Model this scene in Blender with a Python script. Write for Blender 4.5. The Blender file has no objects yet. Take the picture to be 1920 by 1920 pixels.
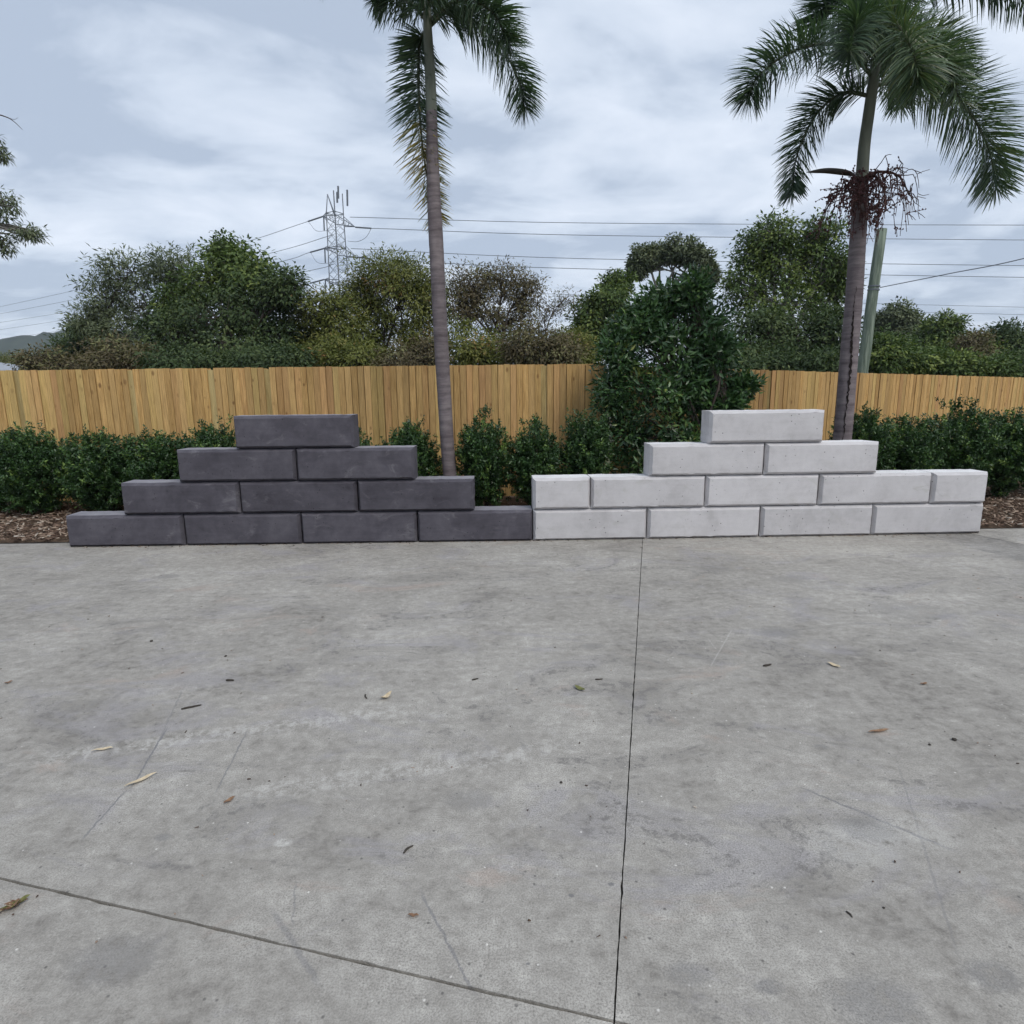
import bpy, bmesh, math, random
import numpy as np
from mathutils import Vector, Matrix

# ------------------------------------------------------------------ camera, sky, sun, exposure
scene = bpy.context.scene
F, PITCH, ROLL, CAMH = 1154.57, 0.1921, -0.0098, 1.5908      # lens in px of a 1920 px picture
CP, SP, CR, SR = math.cos(PITCH), math.sin(PITCH), math.cos(ROLL), math.sin(ROLL)
cam_data = bpy.data.cameras.new('camera')
cam_data.sensor_width = 36.0
cam_data.lens = F * 36.0 / 1920.0
cam_data.clip_start = 0.05
cam_data.clip_end = 6000
cam = bpy.data.objects.new('camera', cam_data)
scene.collection.objects.link(cam)
R0, U0, FW = Vector((1, 0, 0)), Vector((0, SP, CP)), Vector((0, CP, -SP))
RI, UI = R0 * CR + U0 * SR, U0 * CR - R0 * SR
m4 = Matrix((RI, UI, -FW)).transposed().to_4x4()
m4.translation = Vector((0, 0, CAMH))
cam.matrix_world = m4
scene.camera = cam

SUN_EL, SUN_AZ = math.radians(50), math.radians(146)        # azimuth clockwise from +Y
world = bpy.data.worlds.new('World')
scene.world = world
world.use_nodes = True
WN, WL = world.node_tree.nodes, world.node_tree.links
WN.clear()


def wnode(t, **kw):
    n = WN.new(t)
    for k, v in kw.items():
        setattr(n, k, v)
    return n


def wmath(op, a, b=None):
    n = wnode('ShaderNodeMath', operation=op)
    for i, s in enumerate((a, b)):
        if s is None:
            continue
        if isinstance(s, (int, float)):
            n.inputs[i].default_value = s
        else:
            WL.new(s, n.inputs[i])
    return n.outputs[0]


wout = wnode('ShaderNodeOutputWorld')
wbg = wnode('ShaderNodeBackground')
WL.new(wbg.outputs[0], wout.inputs[0])
sky = wnode('ShaderNodeTexSky', sky_type='NISHITA', sun_disc=False)
sky.sun_elevation = SUN_EL
sky.sun_rotation = SUN_AZ
wtc = wnode('ShaderNodeTexCoord')
wsep = wnode('ShaderNodeSeparateXYZ')
WL.new(wtc.outputs['Generated'], wsep.inputs[0])
zc = wmath('ADD', wmath('MAXIMUM', wsep.outputs[2], 0.0), 0.16)
wcmb = wnode('ShaderNodeCombineXYZ')
WL.new(wmath('DIVIDE', wsep.outputs[0], zc), wcmb.inputs[0])
WL.new(wmath('DIVIDE', wsep.outputs[1], zc), wcmb.inputs[1])


def wnoise(rot, scl, loc, scale, detail, rough, dist):
    mp = wnode('ShaderNodeMapping')
    mp.inputs['Rotation'].default_value = (0, 0, math.radians(rot))
    mp.inputs['Scale'].default_value = scl
    mp.inputs['Location'].default_value = loc
    WL.new(wcmb.outputs[0], mp.inputs[0])
    n = wnode('ShaderNodeTexNoise')
    n.inputs['Scale'].default_value = scale
    n.inputs['Detail'].default_value = detail
    n.inputs['Roughness'].default_value = rough
    n.inputs['Distortion'].default_value = dist
    WL.new(mp.outputs[0], n.inputs['Vector'])
    return n.outputs[0]


n1 = wnoise(50, (0.85, 1.15, 1), (3.1, 7.7, 0), 0.95, 5, 0.5, 0.5)
n2 = wnoise(-25, (0.9, 1.2, 1), (9.4, 1.2, 3), 2.4, 6, 0.56, 0.3)
n3 = wnoise(10, (1, 1, 1), (5.0, 2.0, 8), 0.35, 2, 0.5, 0.2)
cl = wmath('ADD', wmath('ADD', wmath('MULTIPLY', n1, 0.46), wmath('MULTIPLY', n2, 0.42)), wmath('MULTIPLY', n3, 0.12))
ramp = wnode('ShaderNodeValToRGB')
cr = ramp.color_ramp
cr.elements[0].position = 0.44
cr.elements[0].color = (0.37, 0.435, 0.54, 1)
cr.elements[1].position = 0.60
cr.elements[1].color = (0.645, 0.70, 0.79, 1)
e = cr.elements.new(0.51)
e.color = (0.518, 0.583, 0.682, 1)
WL.new(cl, ramp.inputs[0])
skys = wnode('ShaderNodeVectorMath', operation='SCALE')
WL.new(sky.outputs[0], skys.inputs[0])
skys.inputs['Scale'].default_value = 0.10
wmix = wnode('ShaderNodeMix', data_type='RGBA')
wmix.inputs[0].default_value = 0.93
WL.new(skys.outputs[0], wmix.inputs[6])
WL.new(ramp.outputs[0], wmix.inputs[7])
WL.new(wmix.outputs[2], wbg.inputs[0])
wbg.inputs[1].default_value = 1.0

sun_data = bpy.data.lights.new('sun', 'SUN')
sun_data.energy = 1.5
sun_data.angle = math.radians(24)
sun_data.color = (1.0, 0.95, 0.88)
sun = bpy.data.objects.new('sun', sun_data)
scene.collection.objects.link(sun)
sdir = Vector((math.sin(SUN_AZ) * math.cos(SUN_EL), math.cos(SUN_AZ) * math.cos(SUN_EL), math.sin(SUN_EL)))
sun.rotation_euler = sdir.to_track_quat('Z', 'Y').to_euler()
sun.location = sdir * 30

vs = scene.view_settings
vs.view_transform = 'Standard'
vs.look = 'None'
vs.gamma = 1.0
vs.use_curve_mapping = False
vs.exposure = 0.44
scene.cycles.use_adaptive_sampling = True
scene.cycles.adaptive_threshold = 0.025
scene.cycles.max_bounces = 5
scene.cycles.diffuse_bounces = 3
scene.cycles.glossy_bounces = 2
scene.cycles.transmission_bounces = 3
scene.render.resolution_x = scene.render.resolution_y = 1024

# ------------------------------------------------------------------ helpers
rng = np.random.default_rng(7)
random.seed(7)
COL = scene.collection


def ray(x, y):
    xp, yp = x - 960, y - 960
    x0, y0 = CR * xp + SR * yp, -SR * xp + CR * yp
    X, u = x0 / F, -y0 / F
    return np.array([X, CP + SP * u, -SP + CP * u])


def at(x, y, Y):
    """point of the place seen at picture position x, y at distance Y"""
    r = ray(x, y)
    return np.array([0, 0, CAMH]) + r * (Y / r[1])


def gp(x, y, z=0.0):
    r = ray(x, y)
    return np.array([0, 0, CAMH]) + r * ((z - CAMH) / r[2])


def link(o, parent=None):
    COL.objects.link(o)
    if parent is not None:
        o.parent = parent
    return o


def tag(o, label=None, cat=None, group=None, kind=None):
    for k, v in (('label', label), ('category', cat), ('group', group), ('kind', kind)):
        if v:
            o[k] = v
    return o


def empty(name, loc=(0, 0, 0), rz=0.0):
    o = bpy.data.objects.new(name, None)
    o.empty_display_size = 0.2
    o.location = loc
    o.rotation_euler = (0, 0, rz)
    return link(o)


def fast_mesh(name, V, Fc, attrs=None, smooth=False):
    """V (n,3), Fc (m,k) all faces with k corners"""
    V = np.ascontiguousarray(V, dtype=np.float32)
    Fc = np.ascontiguousarray(Fc, dtype=np.int32)
    me = bpy.data.meshes.new(name)
    me.vertices.add(len(V))
    me.vertices.foreach_set('co', V.ravel())
    k = Fc.shape[1]
    me.loops.add(Fc.size)
    me.loops.foreach_set('vertex_index', Fc.ravel())
    me.polygons.add(len(Fc))
    me.polygons.foreach_set('loop_start', np.arange(0, Fc.size, k, dtype=np.int32))
    me.polygons.foreach_set('loop_total', np.full(len(Fc), k, dtype=np.int32))
    if smooth:
        me.polygons.foreach_set('use_smooth', np.ones(len(Fc), dtype=bool))
    me.update(calc_edges=True)
    for an, (dom, val) in (attrs or {}).items():
        a = me.attributes.new(an, 'FLOAT', dom)
        a.data.foreach_set('value', np.ascontiguousarray(val, dtype=np.float32))
    return me


def mobj(name, me, mat, parent=None):
    if mat is not None and not me.materials:
        me.materials.append(mat)
    return link(bpy.data.objects.new(name, me), parent)


class MB:
    def __init__(s):
        s.v, s.f = [], []

    def box(s, c, sx, sy, sz, M=None):
        i = len(s.v)
        for dz in (-1, 1):
            for dy in (-1, 1):
                for dx in (-1, 1):
                    p = Vector((dx * sx / 2, dy * sy / 2, dz * sz / 2))
                    if M is not None:
                        p = M @ p
                    s.v.append((p.x + c[0], p.y + c[1], p.z + c[2]))
        for q in ((0, 2, 3, 1), (4, 5, 7, 6), (0, 1, 5, 4), (2, 6, 7, 3), (0, 4, 6, 2), (1, 3, 7, 5)):
            s.f.append(tuple(i + k for k in q))
        return s

    def tube(s, pts, rad, n=6, cap=True):
        pts = [Vector(p) for p in pts]
        if not hasattr(rad, '__len__'):
            rad = [rad] * len(pts)
        up = None
        i0 = len(s.v)
        for k, p in enumerate(pts):
            t = (pts[min(k + 1, len(pts) - 1)] - pts[max(k - 1, 0)])
            if t.length < 1e-9:
                t = Vector((0, 0, 1))
            t.normalize()
            if up is None:
                up = Vector((0, 0, 1)) if abs(t.z) < 0.9 else Vector((1, 0, 0))
            a = t.cross(up)
            if a.length < 1e-6:
                a = t.orthogonal()
            a.normalize()
            b = a.cross(t).normalized()
            up = b
            for j in range(n):
                w = 2 * math.pi * j / n
                q = p + (a * math.cos(w) + b * math.sin(w)) * rad[k]
                s.v.append(q[:])
        for k in range(len(pts) - 1):
            for j in range(n):
                a0, a1 = i0 + k * n + j, i0 + k * n + (j + 1) % n
                s.f.append((a0, a1, a1 + n, a0 + n))
        if cap:
            s.f.append(tuple(i0 + j for j in range(n))[::-1])
            e0 = i0 + (len(pts) - 1) * n
            s.f.append(tuple(e0 + j for j in range(n)))
        return s

    def build(s, name, mat, parent=None, smooth=False):
        me = bpy.data.meshes.new(name)
        me.from_pydata(s.v, [], s.f)
        if smooth:
            me.polygons.foreach_set('use_smooth', np.ones(len(me.polygons), dtype=bool))
        me.update()
        return mobj(name, me, mat, parent)


def norm(a):
    return a / np.maximum(np.linalg.norm(a, axis=-1, keepdims=True), 1e-9)


def catmull(P, n):
    P = np.asarray(P, float)
    Q = np.vstack([2 * P[0] - P[1], P, 2 * P[-1] - P[-2]])
    out = []
    m = len(P) - 1
    for t in np.linspace(0, m, n):
        i = min(int(t), m - 1)
        u = t - i
        p0, p1, p2, p3 = Q[i:i + 4]
        out.append(0.5 * ((2 * p1) + (-p0 + p2) * u + (2 * p0 - 5 * p1 + 4 * p2 - p3) * u * u + (-p0 + 3 * p1 - 3 * p2 + p3) * u ** 3))
    return np.array(out)


# ------------------------------------------------------------------ materials
class NT:
    def __init__(s, name):
        s.m = bpy.data.materials.new(name)
        s.m.use_nodes = True
        s.n, s.l = s.m.node_tree.nodes, s.m.node_tree.links
        s.n.clear()
        s.out = s.n.new('ShaderNodeOutputMaterial')
        s.b = s.n.new('ShaderNodeBsdfPrincipled')
        s.l.new(s.b.outputs[0], s.out.inputs[0])

    def put(s, sock, v):
        if v is None:
            return
        if hasattr(v, 'is_linked') or hasattr(v, 'links'):
            s.l.new(v, sock)
        else:
            if hasattr(sock.default_value, '__len__') and hasattr(v, '__len__') and len(v) == 3 and len(sock.default_value) == 4:
                v = (*v, 1)
            sock.default_value = v

    def coord(s, kind='Object', scale=(1, 1, 1), loc=(0, 0, 0), rot=(0, 0, 0), rand=0.0):
        tc = s.n.new('ShaderNodeTexCoord')
        v = tc.outputs[kind]
        if rand:
            oi = s.n.new('ShaderNodeObjectInfo')
            k = s.n.new('ShaderNodeVectorMath')
            k.operation = 'MULTIPLY_ADD'
            s.l.new(oi.outputs['Random'], k.inputs[0])
            k.inputs[1].default_value = (rand, rand * 1.7, rand * 0.6)
            s.l.new(v, k.inputs[2])
            v = k.outputs[0]
        mp = s.n.new('ShaderNodeMapping')
        mp.inputs['Scale'].default_value = scale
        mp.inputs['Location'].default_value = loc
        mp.inputs['Rotation'].default_value = rot
        s.l.new(v, mp.inputs[0])
        return mp.outputs[0]

    def noise(s, vec, scale, detail=4, rough=0.55, dist=0.0):
        n = s.n.new('ShaderNodeTexNoise')
        s.put(n.inputs['Vector'], vec)
        n.inputs['Scale'].default_value = scale
        n.inputs['Detail'].default_value = detail
        n.inputs['Roughness'].default_value = rough
        n.inputs['Distortion'].default_value = dist
        return n.outputs[0]

    def voro(s, vec, scale, feature='F1', rnd=1.0, out='Distance'):
        n = s.n.new('ShaderNodeTexVoronoi')
        n.feature = feature
        s.put(n.inputs['Vector'], vec)
        n.inputs['Scale'].default_value = scale
        n.inputs['Randomness'].default_value = rnd
        return n.outputs[out]

    def math(s, op, a, b=None, c=None, clamp=False):
        n = s.n.new('ShaderNodeMath')
        n.operation = op
        n.use_clamp = clamp
        for i, x in enumerate((a, b, c)):
            s.put(n.inputs[i], x)
        return n.outputs[0]

    def vmath(s, op, a, b=None, out=0):
        n = s.n.new('ShaderNodeVectorMath')
        n.operation = op
        s.put(n.inputs[0], a)
        s.put(n.inputs[1], b)
        return n.outputs[out]

    def ramp(s, fac, stops):
        n = s.n.new('ShaderNodeValToRGB')
        r = n.color_ramp
        while len(r.elements) > 1:
            r.elements.remove(r.elements[-1])
        for i, (p, c) in enumerate(stops):
            el = r.elements[0] if i == 0 else r.elements.new(p)
            el.position = p
            el.color = (*c, 1) if hasattr(c, '__len__') else (c, c, c, 1)
        s.put(n.inputs[0], fac)
        return n.outputs[0]

    def smooth(s, x, a, b, lo=0.0, hi=1.0):
        n = s.n.new('ShaderNodeMapRange')
        n.interpolation_type = 'SMOOTHSTEP'
        s.put(n.inputs[0], x)
        for i, v in enumerate((a, b, lo, hi)):
            n.inputs[i + 1].default_value = v
        return n.outputs[0]

    def mix(s, fac, a, b, blend='MIX'):
        n = s.n.new('ShaderNodeMix')
        n.data_type = 'RGBA'
        n.blend_type = blend
        s.put(n.inputs[0], fac)
        s.put(n.inputs[6], a)
        s.put(n.inputs[7], b)
        return n.outputs[2]

    def attr(s, name):
        n = s.n.new('ShaderNodeAttribute')
        n.attribute_name = name
        return n.outputs['Fac']

    def rnd(s):
        return s.n.new('ShaderNodeObjectInfo').outputs['Random']

    def bump(s, h, strength=0.3, dist=0.01, normal=None):
        n = s.n.new('ShaderNodeBump')
        n.inputs['Strength'].default_value = strength
        n.inputs['Distance'].default_value = dist
        s.put(n.inputs['Height'], h)
        if normal is not None:
            s.l.new(normal, n.inputs['Normal'])
        return n.outputs[0]

    def done(s, color=None, rough=0.7, normal=None, spec=0.35, metal=0.0):
        s.put(s.b.inputs['Base Color'], color)
        s.put(s.b.inputs['Roughness'], rough)
        s.b.inputs['Specular IOR Level'].default_value = spec
        s.b.inputs['Metallic'].default_value = metal
        if normal is not None:
            s.l.new(normal, s.b.inputs['Normal'])
        return s.m


def simple_mat(name, c, c2=None, scale=8, rough=0.7, spec=0.3, metal=0.0, bump=0.0, stretch=(1, 1, 1)):
    t = NT(name)
    v = t.coord(scale=stretch)
    n = t.noise(v, scale, 5)
    col = t.ramp(n, [(0.3, c), (0.7, c2 or tuple(x * 1.3 for x in c))])
    return t.done(col, rough, t.bump(n, bump, 0.01) if bump else None, spec, metal)


def leaf_mat(name, stops, rough=0.5, trans=0.25, spec=0.4):
    t = NT(name)
    a = t.attr('tint')
    col = t.ramp(a, stops)
    t.put(t.b.inputs['Base Color'], col)
    t.b.inputs['Roughness'].default_value = rough
    t.b.inputs['Specular IOR Level'].default_value = spec
    tr = t.n.new('ShaderNodeBsdfTranslucent')
    tcol = t.mix(1.0, col, (1.0, 1.15, 0.55, 1), 'MULTIPLY')
    t.l.new(tcol, tr.inputs[0])
    mx = t.n.new('ShaderNodeMixShader')
    mx.inputs[0].default_value = trans
    t.l.new(t.b.outputs[0], mx.inputs[1])
    t.l.new(tr.outputs[0], mx.inputs[2])
    t.l.new(mx.outputs[0], t.out.inputs[0])
    return t.m


def seg_mask(t, vec, p0, p1, w, soft=1.0):
    """1 on the ground line p0-p1 (width w), fading to 0"""
    p0, p1 = Vector((p0[0], p0[1], 0)), Vector((p1[0], p1[1], 0))
    d = p1 - p0
    L = d.length
    d.normalize()
    r = t.vmath('SUBTRACT', vec, p0[:])
    al = t.vmath('DOT_PRODUCT', r, d[:], 'Value')
    ac = t.vmath('DOT_PRODUCT', r, (-d.y, d.x, 0), 'Value')
    m = t.smooth(t.math('ABSOLUTE', ac), w * 0.35, w, 1, 0)
    e = t.math('MULTIPLY', t.smooth(al, -0.1 * L, 0.12 * L), t.smooth(al, 0.85 * L, 1.1 * L, 1, 0))
    return t.math('MULTIPLY', m, e), al, ac


def concrete_yard_mat(name, tone=(1, 1, 1), detail=True):
    t = NT(name)
    v = t.coord()
    big = t.noise(v, 0.5, 3, 0.55, 0.5)
    mid = t.noise(v, 2.1, 6, 0.74, 0.5)
    sm = t.noise(v, 17, 5, 0.78, 0.2)
    fine = t.noise(v, 170, 2, 0.75)
    streak = t.noise(t.coord(scale=(1.5, 5.0, 1), rot=(0, 0, math.radians(-14))), 2.4, 5, 0.72, 1.0)
    f = t.math('MULTIPLY', big, 0.27)
    f = t.math('MULTIPLY_ADD', mid, 0.27, f)
    f = t.math('MULTIPLY_ADD', sm, 0.33, f)
    f = t.math('MULTIPLY_ADD', streak, 0.13, f)
    col = t.ramp(f, [(0.40, (0.160, 0.152, 0.141)), (0.46, (0.236, 0.227, 0.212)), (0.53, (0.300, 0.291, 0.274)), (0.60, (0.39, 0.38, 0.358))])
    # bluish rubbed patches and faint rust tint
    tn = t.n.new('ShaderNodeTexNoise')
    t.put(tn.inputs['Vector'], t.coord(loc=(4, 9, 1), scale=(1, 1.7, 1)))
    tn.inputs['Scale'].default_value = 1.25
    tn.inputs['Detail'].default_value = 5
    tn.inputs['Roughness'].default_value = 0.7
    tn.inputs['Distortion'].default_value = 0.9
    sp = t.n.new('ShaderNodeSeparateColor')
    t.l.new(tn.outputs['Color'], sp.inputs[0])
    col = t.mix(t.smooth(sp.outputs[0], 0.53, 0.68, 0, 0.45), col, (0.258, 0.252, 0.276, 1))
    col = t.mix(t.smooth(sp.outputs[1], 0.58, 0.72, 0, 0.4), col, (0.325, 0.262, 0.228, 1))
    # dark scuffs and smudges
    scf = t.math('MULTIPLY', t.smooth(sp.outputs[2], 0.53, 0.62), t.smooth(sm, 0.44, 0.60))
    col = t.mix(t.math('MULTIPLY', scf, 0.75), col, (0.125, 0.12, 0.117, 1))
    # flecks, pits and pale specks
    flk = t.math('MULTIPLY', t.smooth(fine, 0.60, 0.70), t.smooth(mid, 0.40, 0.62))
    col = t.mix(t.math('MULTIPLY', flk, 0.5), col, (0.10, 0.097, 0.093, 1))
    vc = t.n.new('ShaderNodeTexVoronoi')
    t.put(vc.inputs['Vector'], v)
    vc.inputs['Scale'].default_value = 30
    vs3 = t.n.new('ShaderNodeSeparateColor')
    t.l.new(vc.outputs['Color'], vs3.inputs[0])
    pit = t.math('MULTIPLY', t.smooth(vc.outputs['Distance'], 0.06, 0.20, 1, 0), t.smooth(vs3.outputs[0], 0.80, 0.84))
    col = t.mix(t.math('MULTIPLY', pit, 0.75), col, (0.085, 0.082, 0.08, 1))
    spk = t.math('MULTIPLY', t.smooth(vc.outputs['Distance'], 0.05, 0.17, 1, 0), t.smooth(vs3.outputs[1], 0.93, 0.95))
    col = t.mix(t.math('MULTIPLY', spk, 0.8), col, (0.58, 0.57, 0.55, 1))
    spot = None
    if detail:
        nz = sm
        # dusty tyre tracks
        for (a, b, w, k) in (((60, 1425), (760, 1330), 0.085, 0.46), ((450, 1490), (1060, 1400), 0.085, 0.44), ((0, 1330), (420, 1290), 0.12, 0.12)):
            mk, al, ac = seg_mask(t, v, gp(*a), gp(*b), w)
            tread = t.smooth(t.math('SINE', t.math('MULTIPLY_ADD', al, 105, t.math('MULTIPLY', mid, 9))), -0.9, 0.3, 0.45, 1.0)
            mk = t.math('MULTIPLY', t.math('MULTIPLY', mk, tread), t.smooth(nz, 0.42, 0.58))
            col = t.mix(t.math('MULTIPLY', mk, k), col, (0.44, 0.435, 0.425, 1))
        # thin scratches
        for (a, b, w, k) in (((320, 1365), (255, 1475), 0.006, 0.90), ((470, 1370), (415, 1480), 0.005, 0.75), ((245, 1480), (165, 1570), 0.006, 0.75),
                             ((800, 1670), (900, 1855), 0.006, 0.65), ((1510, 1475), (1790, 1590), 0.008, 0.75), ((525, 1705), (610, 1840), 0.012, 0.42),
                             ((1335, 1250), (1375, 1180), 0.006, -0.16), ((1330, 1195), (1345, 1215), 0.006, -0.14), ((350, 1290), (300, 1400), 0.006, 0.4),
                             ((1690, 1440), (1800, 1780), 0.006, 0.35), ((565, 1650), (560, 1730), 0.004, 0.5)):
            mk, al, ac = seg_mask(t, t.vmath('ADD', v, t.vmath('MULTIPLY', t.combine(nz), (0.03, 0.02, 0))), gp(*a), gp(*b), w)
            mk = t.math('MULTIPLY', mk, t.smooth(nz, 0.30, 0.46))
            col = t.mix(t.math('MULTIPLY', mk, abs(k)), col, (0.15, 0.15, 0.16, 1) if k > 0 else (0.62, 0.62, 0.61, 1))
        # drips and round stains: (px, py, radius m, strength, pale?)
        for (x, y, r, k, c) in ((1071, 1679, .009, .85, 0), (1146, 1658, .010, .85, 0), (315, 1080, .11, .45, 0), (990, 1807, .006, .8, 0), (1290, 1825, .055, .45, 0),
                                (1440, 1850, .035, .6, 0), (1790, 1387, .016, .8, 0), (530, 1580, .03, .45, 1), (1625, 1555, .10, .6, 0), (1600, 1585, .16, .22, 1), (1720, 1560, .15, .18, 1),
                                (1110, 1212, .07, .4, 0), (1340, 1067, .14, .35, 0), (1480, 1085, .16, .3, 0), (1460, 1185, .13, .45, 0), (1700, 1145, .3, .25, 0), (880, 1500, .09, .35, 0),
                                (215, 1800, .12, .4, 0), (1640, 1880, .11, .45, 0), (1860, 1830, .07, .5, 0), (1540, 1400, .03, .5, 0), (305, 1570, .03, .5, 0)):
            q = gp(x, y)
            dv = t.vmath('LENGTH', t.vmath('MULTIPLY', t.vmath('SUBTRACT', v, (q[0], q[1], 0)), (0.8, 1.25, 0)), None, 'Value')
            dv = t.math('MULTIPLY_ADD', t.math('SUBTRACT', nz if r > .02 else fine, 0.5), r * (1.6 if r > .02 else .5), dv)
            mk = t.smooth(dv, r * 0.55, r * 1.15, 1, 0)
            if r > .02:
                mk = t.math('MULTIPLY', mk, t.smooth(nz, 0.3, 0.55))
            col = t.mix(t.math('MULTIPLY', mk, k), col, (0.56, 0.56, 0.55, 1) if c else (0.14, 0.14, 0.145, 1))
    col = t.mix(1.0, col, (*tone, 1), 'MULTIPLY')
    amp = t.smooth(t.math('MULTIPLY_ADD', big, 0.5, t.math('MULTIPLY', mid, 0.5)), 0.40, 0.60, 0.35, 1.15)
    gr = t.math('MULTIPLY_ADD', t.math('MULTIPLY', t.math('SUBTRACT', fine, 0.5), amp), 2.0, 1.0)
    col = t.mix(1.0, col, t.combine(gr), 'MULTIPLY')
    nrm = t.bump(fine, 0.5, 0.004)
    return t.done(col, t.smooth(mid, 0.3, 0.7, 0.7, 0.9), nrm, 0.3)


def _combine(s, x):
    n = s.n.new('ShaderNodeCombineXYZ')
    for i in range(3):
        s.put(n.inputs[i], x)
    return n.outputs[0]


NT.combine = _combine


def block_mat(name, dark, mid_, light, stain, pits):
    t = NT(name)
    v = t.coord(rand=37.0)
    n1_ = t.noise(v, 2.2, 5, 0.6, 0.5)
    n2_ = t.noise(v, 11, 6, 0.65, 0.4)
    st = t.noise(t.coord(rand=19.0, scale=(1.2, 3, 9)), 2.2, 5, 0.62, 0.6)
    f = t.math('MULTIPLY_ADD', n1_, 0.55, t.math('MULTIPLY_ADD', n2_, 0.27, t.math('MULTIPLY', st, 0.18)))
    col = t.ramp(f, [(0.36, dark), (0.5, mid_), (0.64, light)])
    sm_ = t.smooth(t.noise(t.coord(rand=11.0, loc=(3, 1, 2), scale=(1, 1, 1.8)), 3.4, 6, 0.7, 0.7), 0.56, 0.72, 0, 0.6)
    col = t.mix(sm_, col, (*stain, 1))
    pt = t.math('MULTIPLY', t.smooth(t.voro(v, 19), 0.07, 0.14, 1, 0), t.smooth(t.noise(v, 4.0, 2), 0.48, 0.54))
    pt2 = t.math('MULTIPLY', t.smooth(t.voro(v, 60), 0.05, 0.12, 1, 0), t.smooth(t.noise(v, 6.0, 2), 0.55, 0.62))
    pt = t.math('MAXIMUM', pt, t.math('MULTIPLY', pt2, 0.6))
    col = t.mix(t.math('MULTIPLY', pt, pits), col, tuple(x * 0.3 for x in dark) + (1,))
    bri = t.math('MULTIPLY_ADD', t.rnd(), 0.12, 0.94)
    col = t.mix(1.0, col, t.combine(bri), 'MULTIPLY')
    fine = t.noise(v, 150, 3, 0.7)
    h = t.math('MULTIPLY_ADD', fine, 0.25, t.math('MULTIPLY', n2_, 0.6))
    h = t.math('SUBTRACT', h, pt)
    return t.done(col, 0.72, t.bump(h, 0.45, 0.004), 0.3)


M_slab = concrete_yard_mat('yard_concrete', (1.15, 1.128, 1.09))
M_slab2 = concrete_yard_mat('gutter_concrete', (1.04, 1.03, 1.02), False)
M_slab3 = concrete_yard_mat('path_concrete', (1.32, 1.3, 1.26), False)
M_darkblk = block_mat('charcoal_concrete', (0.046, 0.042, 0.052), (0.073, 0.068, 0.082), (0.105, 0.099, 0.115), (0.17, 0.163, 0.176), 0.8)
M_whiteblk = block_mat('pale_concrete', (0.41, 0.396, 0.398), (0.495, 0.48, 0.485), (0.55, 0.535, 0.54), (0.40, 0.392, 0.365), 1.0)
M_darktop = block_mat('charcoal_trowelled_skylit_top', (0.17, 0.165, 0.19), (0.23, 0.225, 0.25), (0.29, 0.285, 0.31), (0.15, 0.145, 0.16), 0.5)  # lighter tops: trowelled, weathered concrete with sky brightness painted in
M_whitetop = block_mat('pale_trowelled_skylit_top', (0.60, 0.60, 0.605), (0.70, 0.70, 0.705), (0.76, 0.76, 0.765), (0.58, 0.58, 0.57), 0.5)  # trowel finish, plus light falling on the tops put into the colour
M_joint = simple_mat('joint_dirt', (0.035, 0.033, 0.03), (0.075, 0.07, 0.06), 30, 0.95, 0.1)


def wood_mat(name, a, b, c, grain_dark):
    t = NT(name)
    v = t.coord(rand=53.0, scale=(9, 9, 0.55))
    g = t.noise(v, 3.2, 6, 0.62, 1.2)
    g2 = t.noise(t.coord(rand=53.0, scale=(40, 40, 1.4)), 3, 4, 0.6, 0.4)
    f = t.math('MULTIPLY_ADD', g, 0.65, t.math('MULTIPLY', g2, 0.35))
    col = t.ramp(f, [(0.32, grain_dark), (0.46, a), (0.6, b)])
    col = t.mix(t.smooth(t.rnd(), 0.0, 1.0, 0.0, 0.75), col, (*c, 1))
    hue = t.math('FRACT', t.math('MULTIPLY', t.rnd(), 7.31))
    col = t.mix(t.smooth(hue, 0.6, 1.0, 0, 0.45), col, (0.53, 0.40, 0.15, 1))
    hue2 = t.math('FRACT', t.math('MULTIPLY', t.rnd(), 17.7))
    col = t.mix(t.smooth(hue2, 0.72, 1.0, 0, 0.5), col, (0.53, 0.28, 0.13, 1))
    col = t.mix(1.0, col, t.combine(t.smooth(g2, 0.25, 0.75, 0.72, 1.16)), 'MULTIPLY')
    hue3 = t.math('FRACT', t.math('MULTIPLY', t.rnd(), 31.3))
    col = t.mix(1.0, col, t.combine(t.smooth(hue3, 0.0, 1.0, 0.82, 1.12)), 'MULTIPLY')
    kv = t.coord(rand=31.0, scale=(7.5, 7.5, 4.4))
    kd = t.voro(kv, 1.0)
    kc = t.voro(kv, 1.0, out='Color')
    ks = t.n.new('ShaderNodeSeparateColor')
    t.l.new(kc, ks.inputs[0])
    kd = t.math('ADD', kd, t.math('MULTIPLY', ks.outputs[0], 0.16))
    kn = t.math('MULTIPLY', t.smooth(kd, 0.10, 0.25, 1, 0), t.math('MULTIPLY_ADD', ks.outputs[1], 0.5, 0.3))
    col = t.mix(kn, col, (0.13, 0.055, 0.02, 1))
    return t.done(col, 0.75, t.bump(f, 0.35, 0.004), 0.2)


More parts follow.
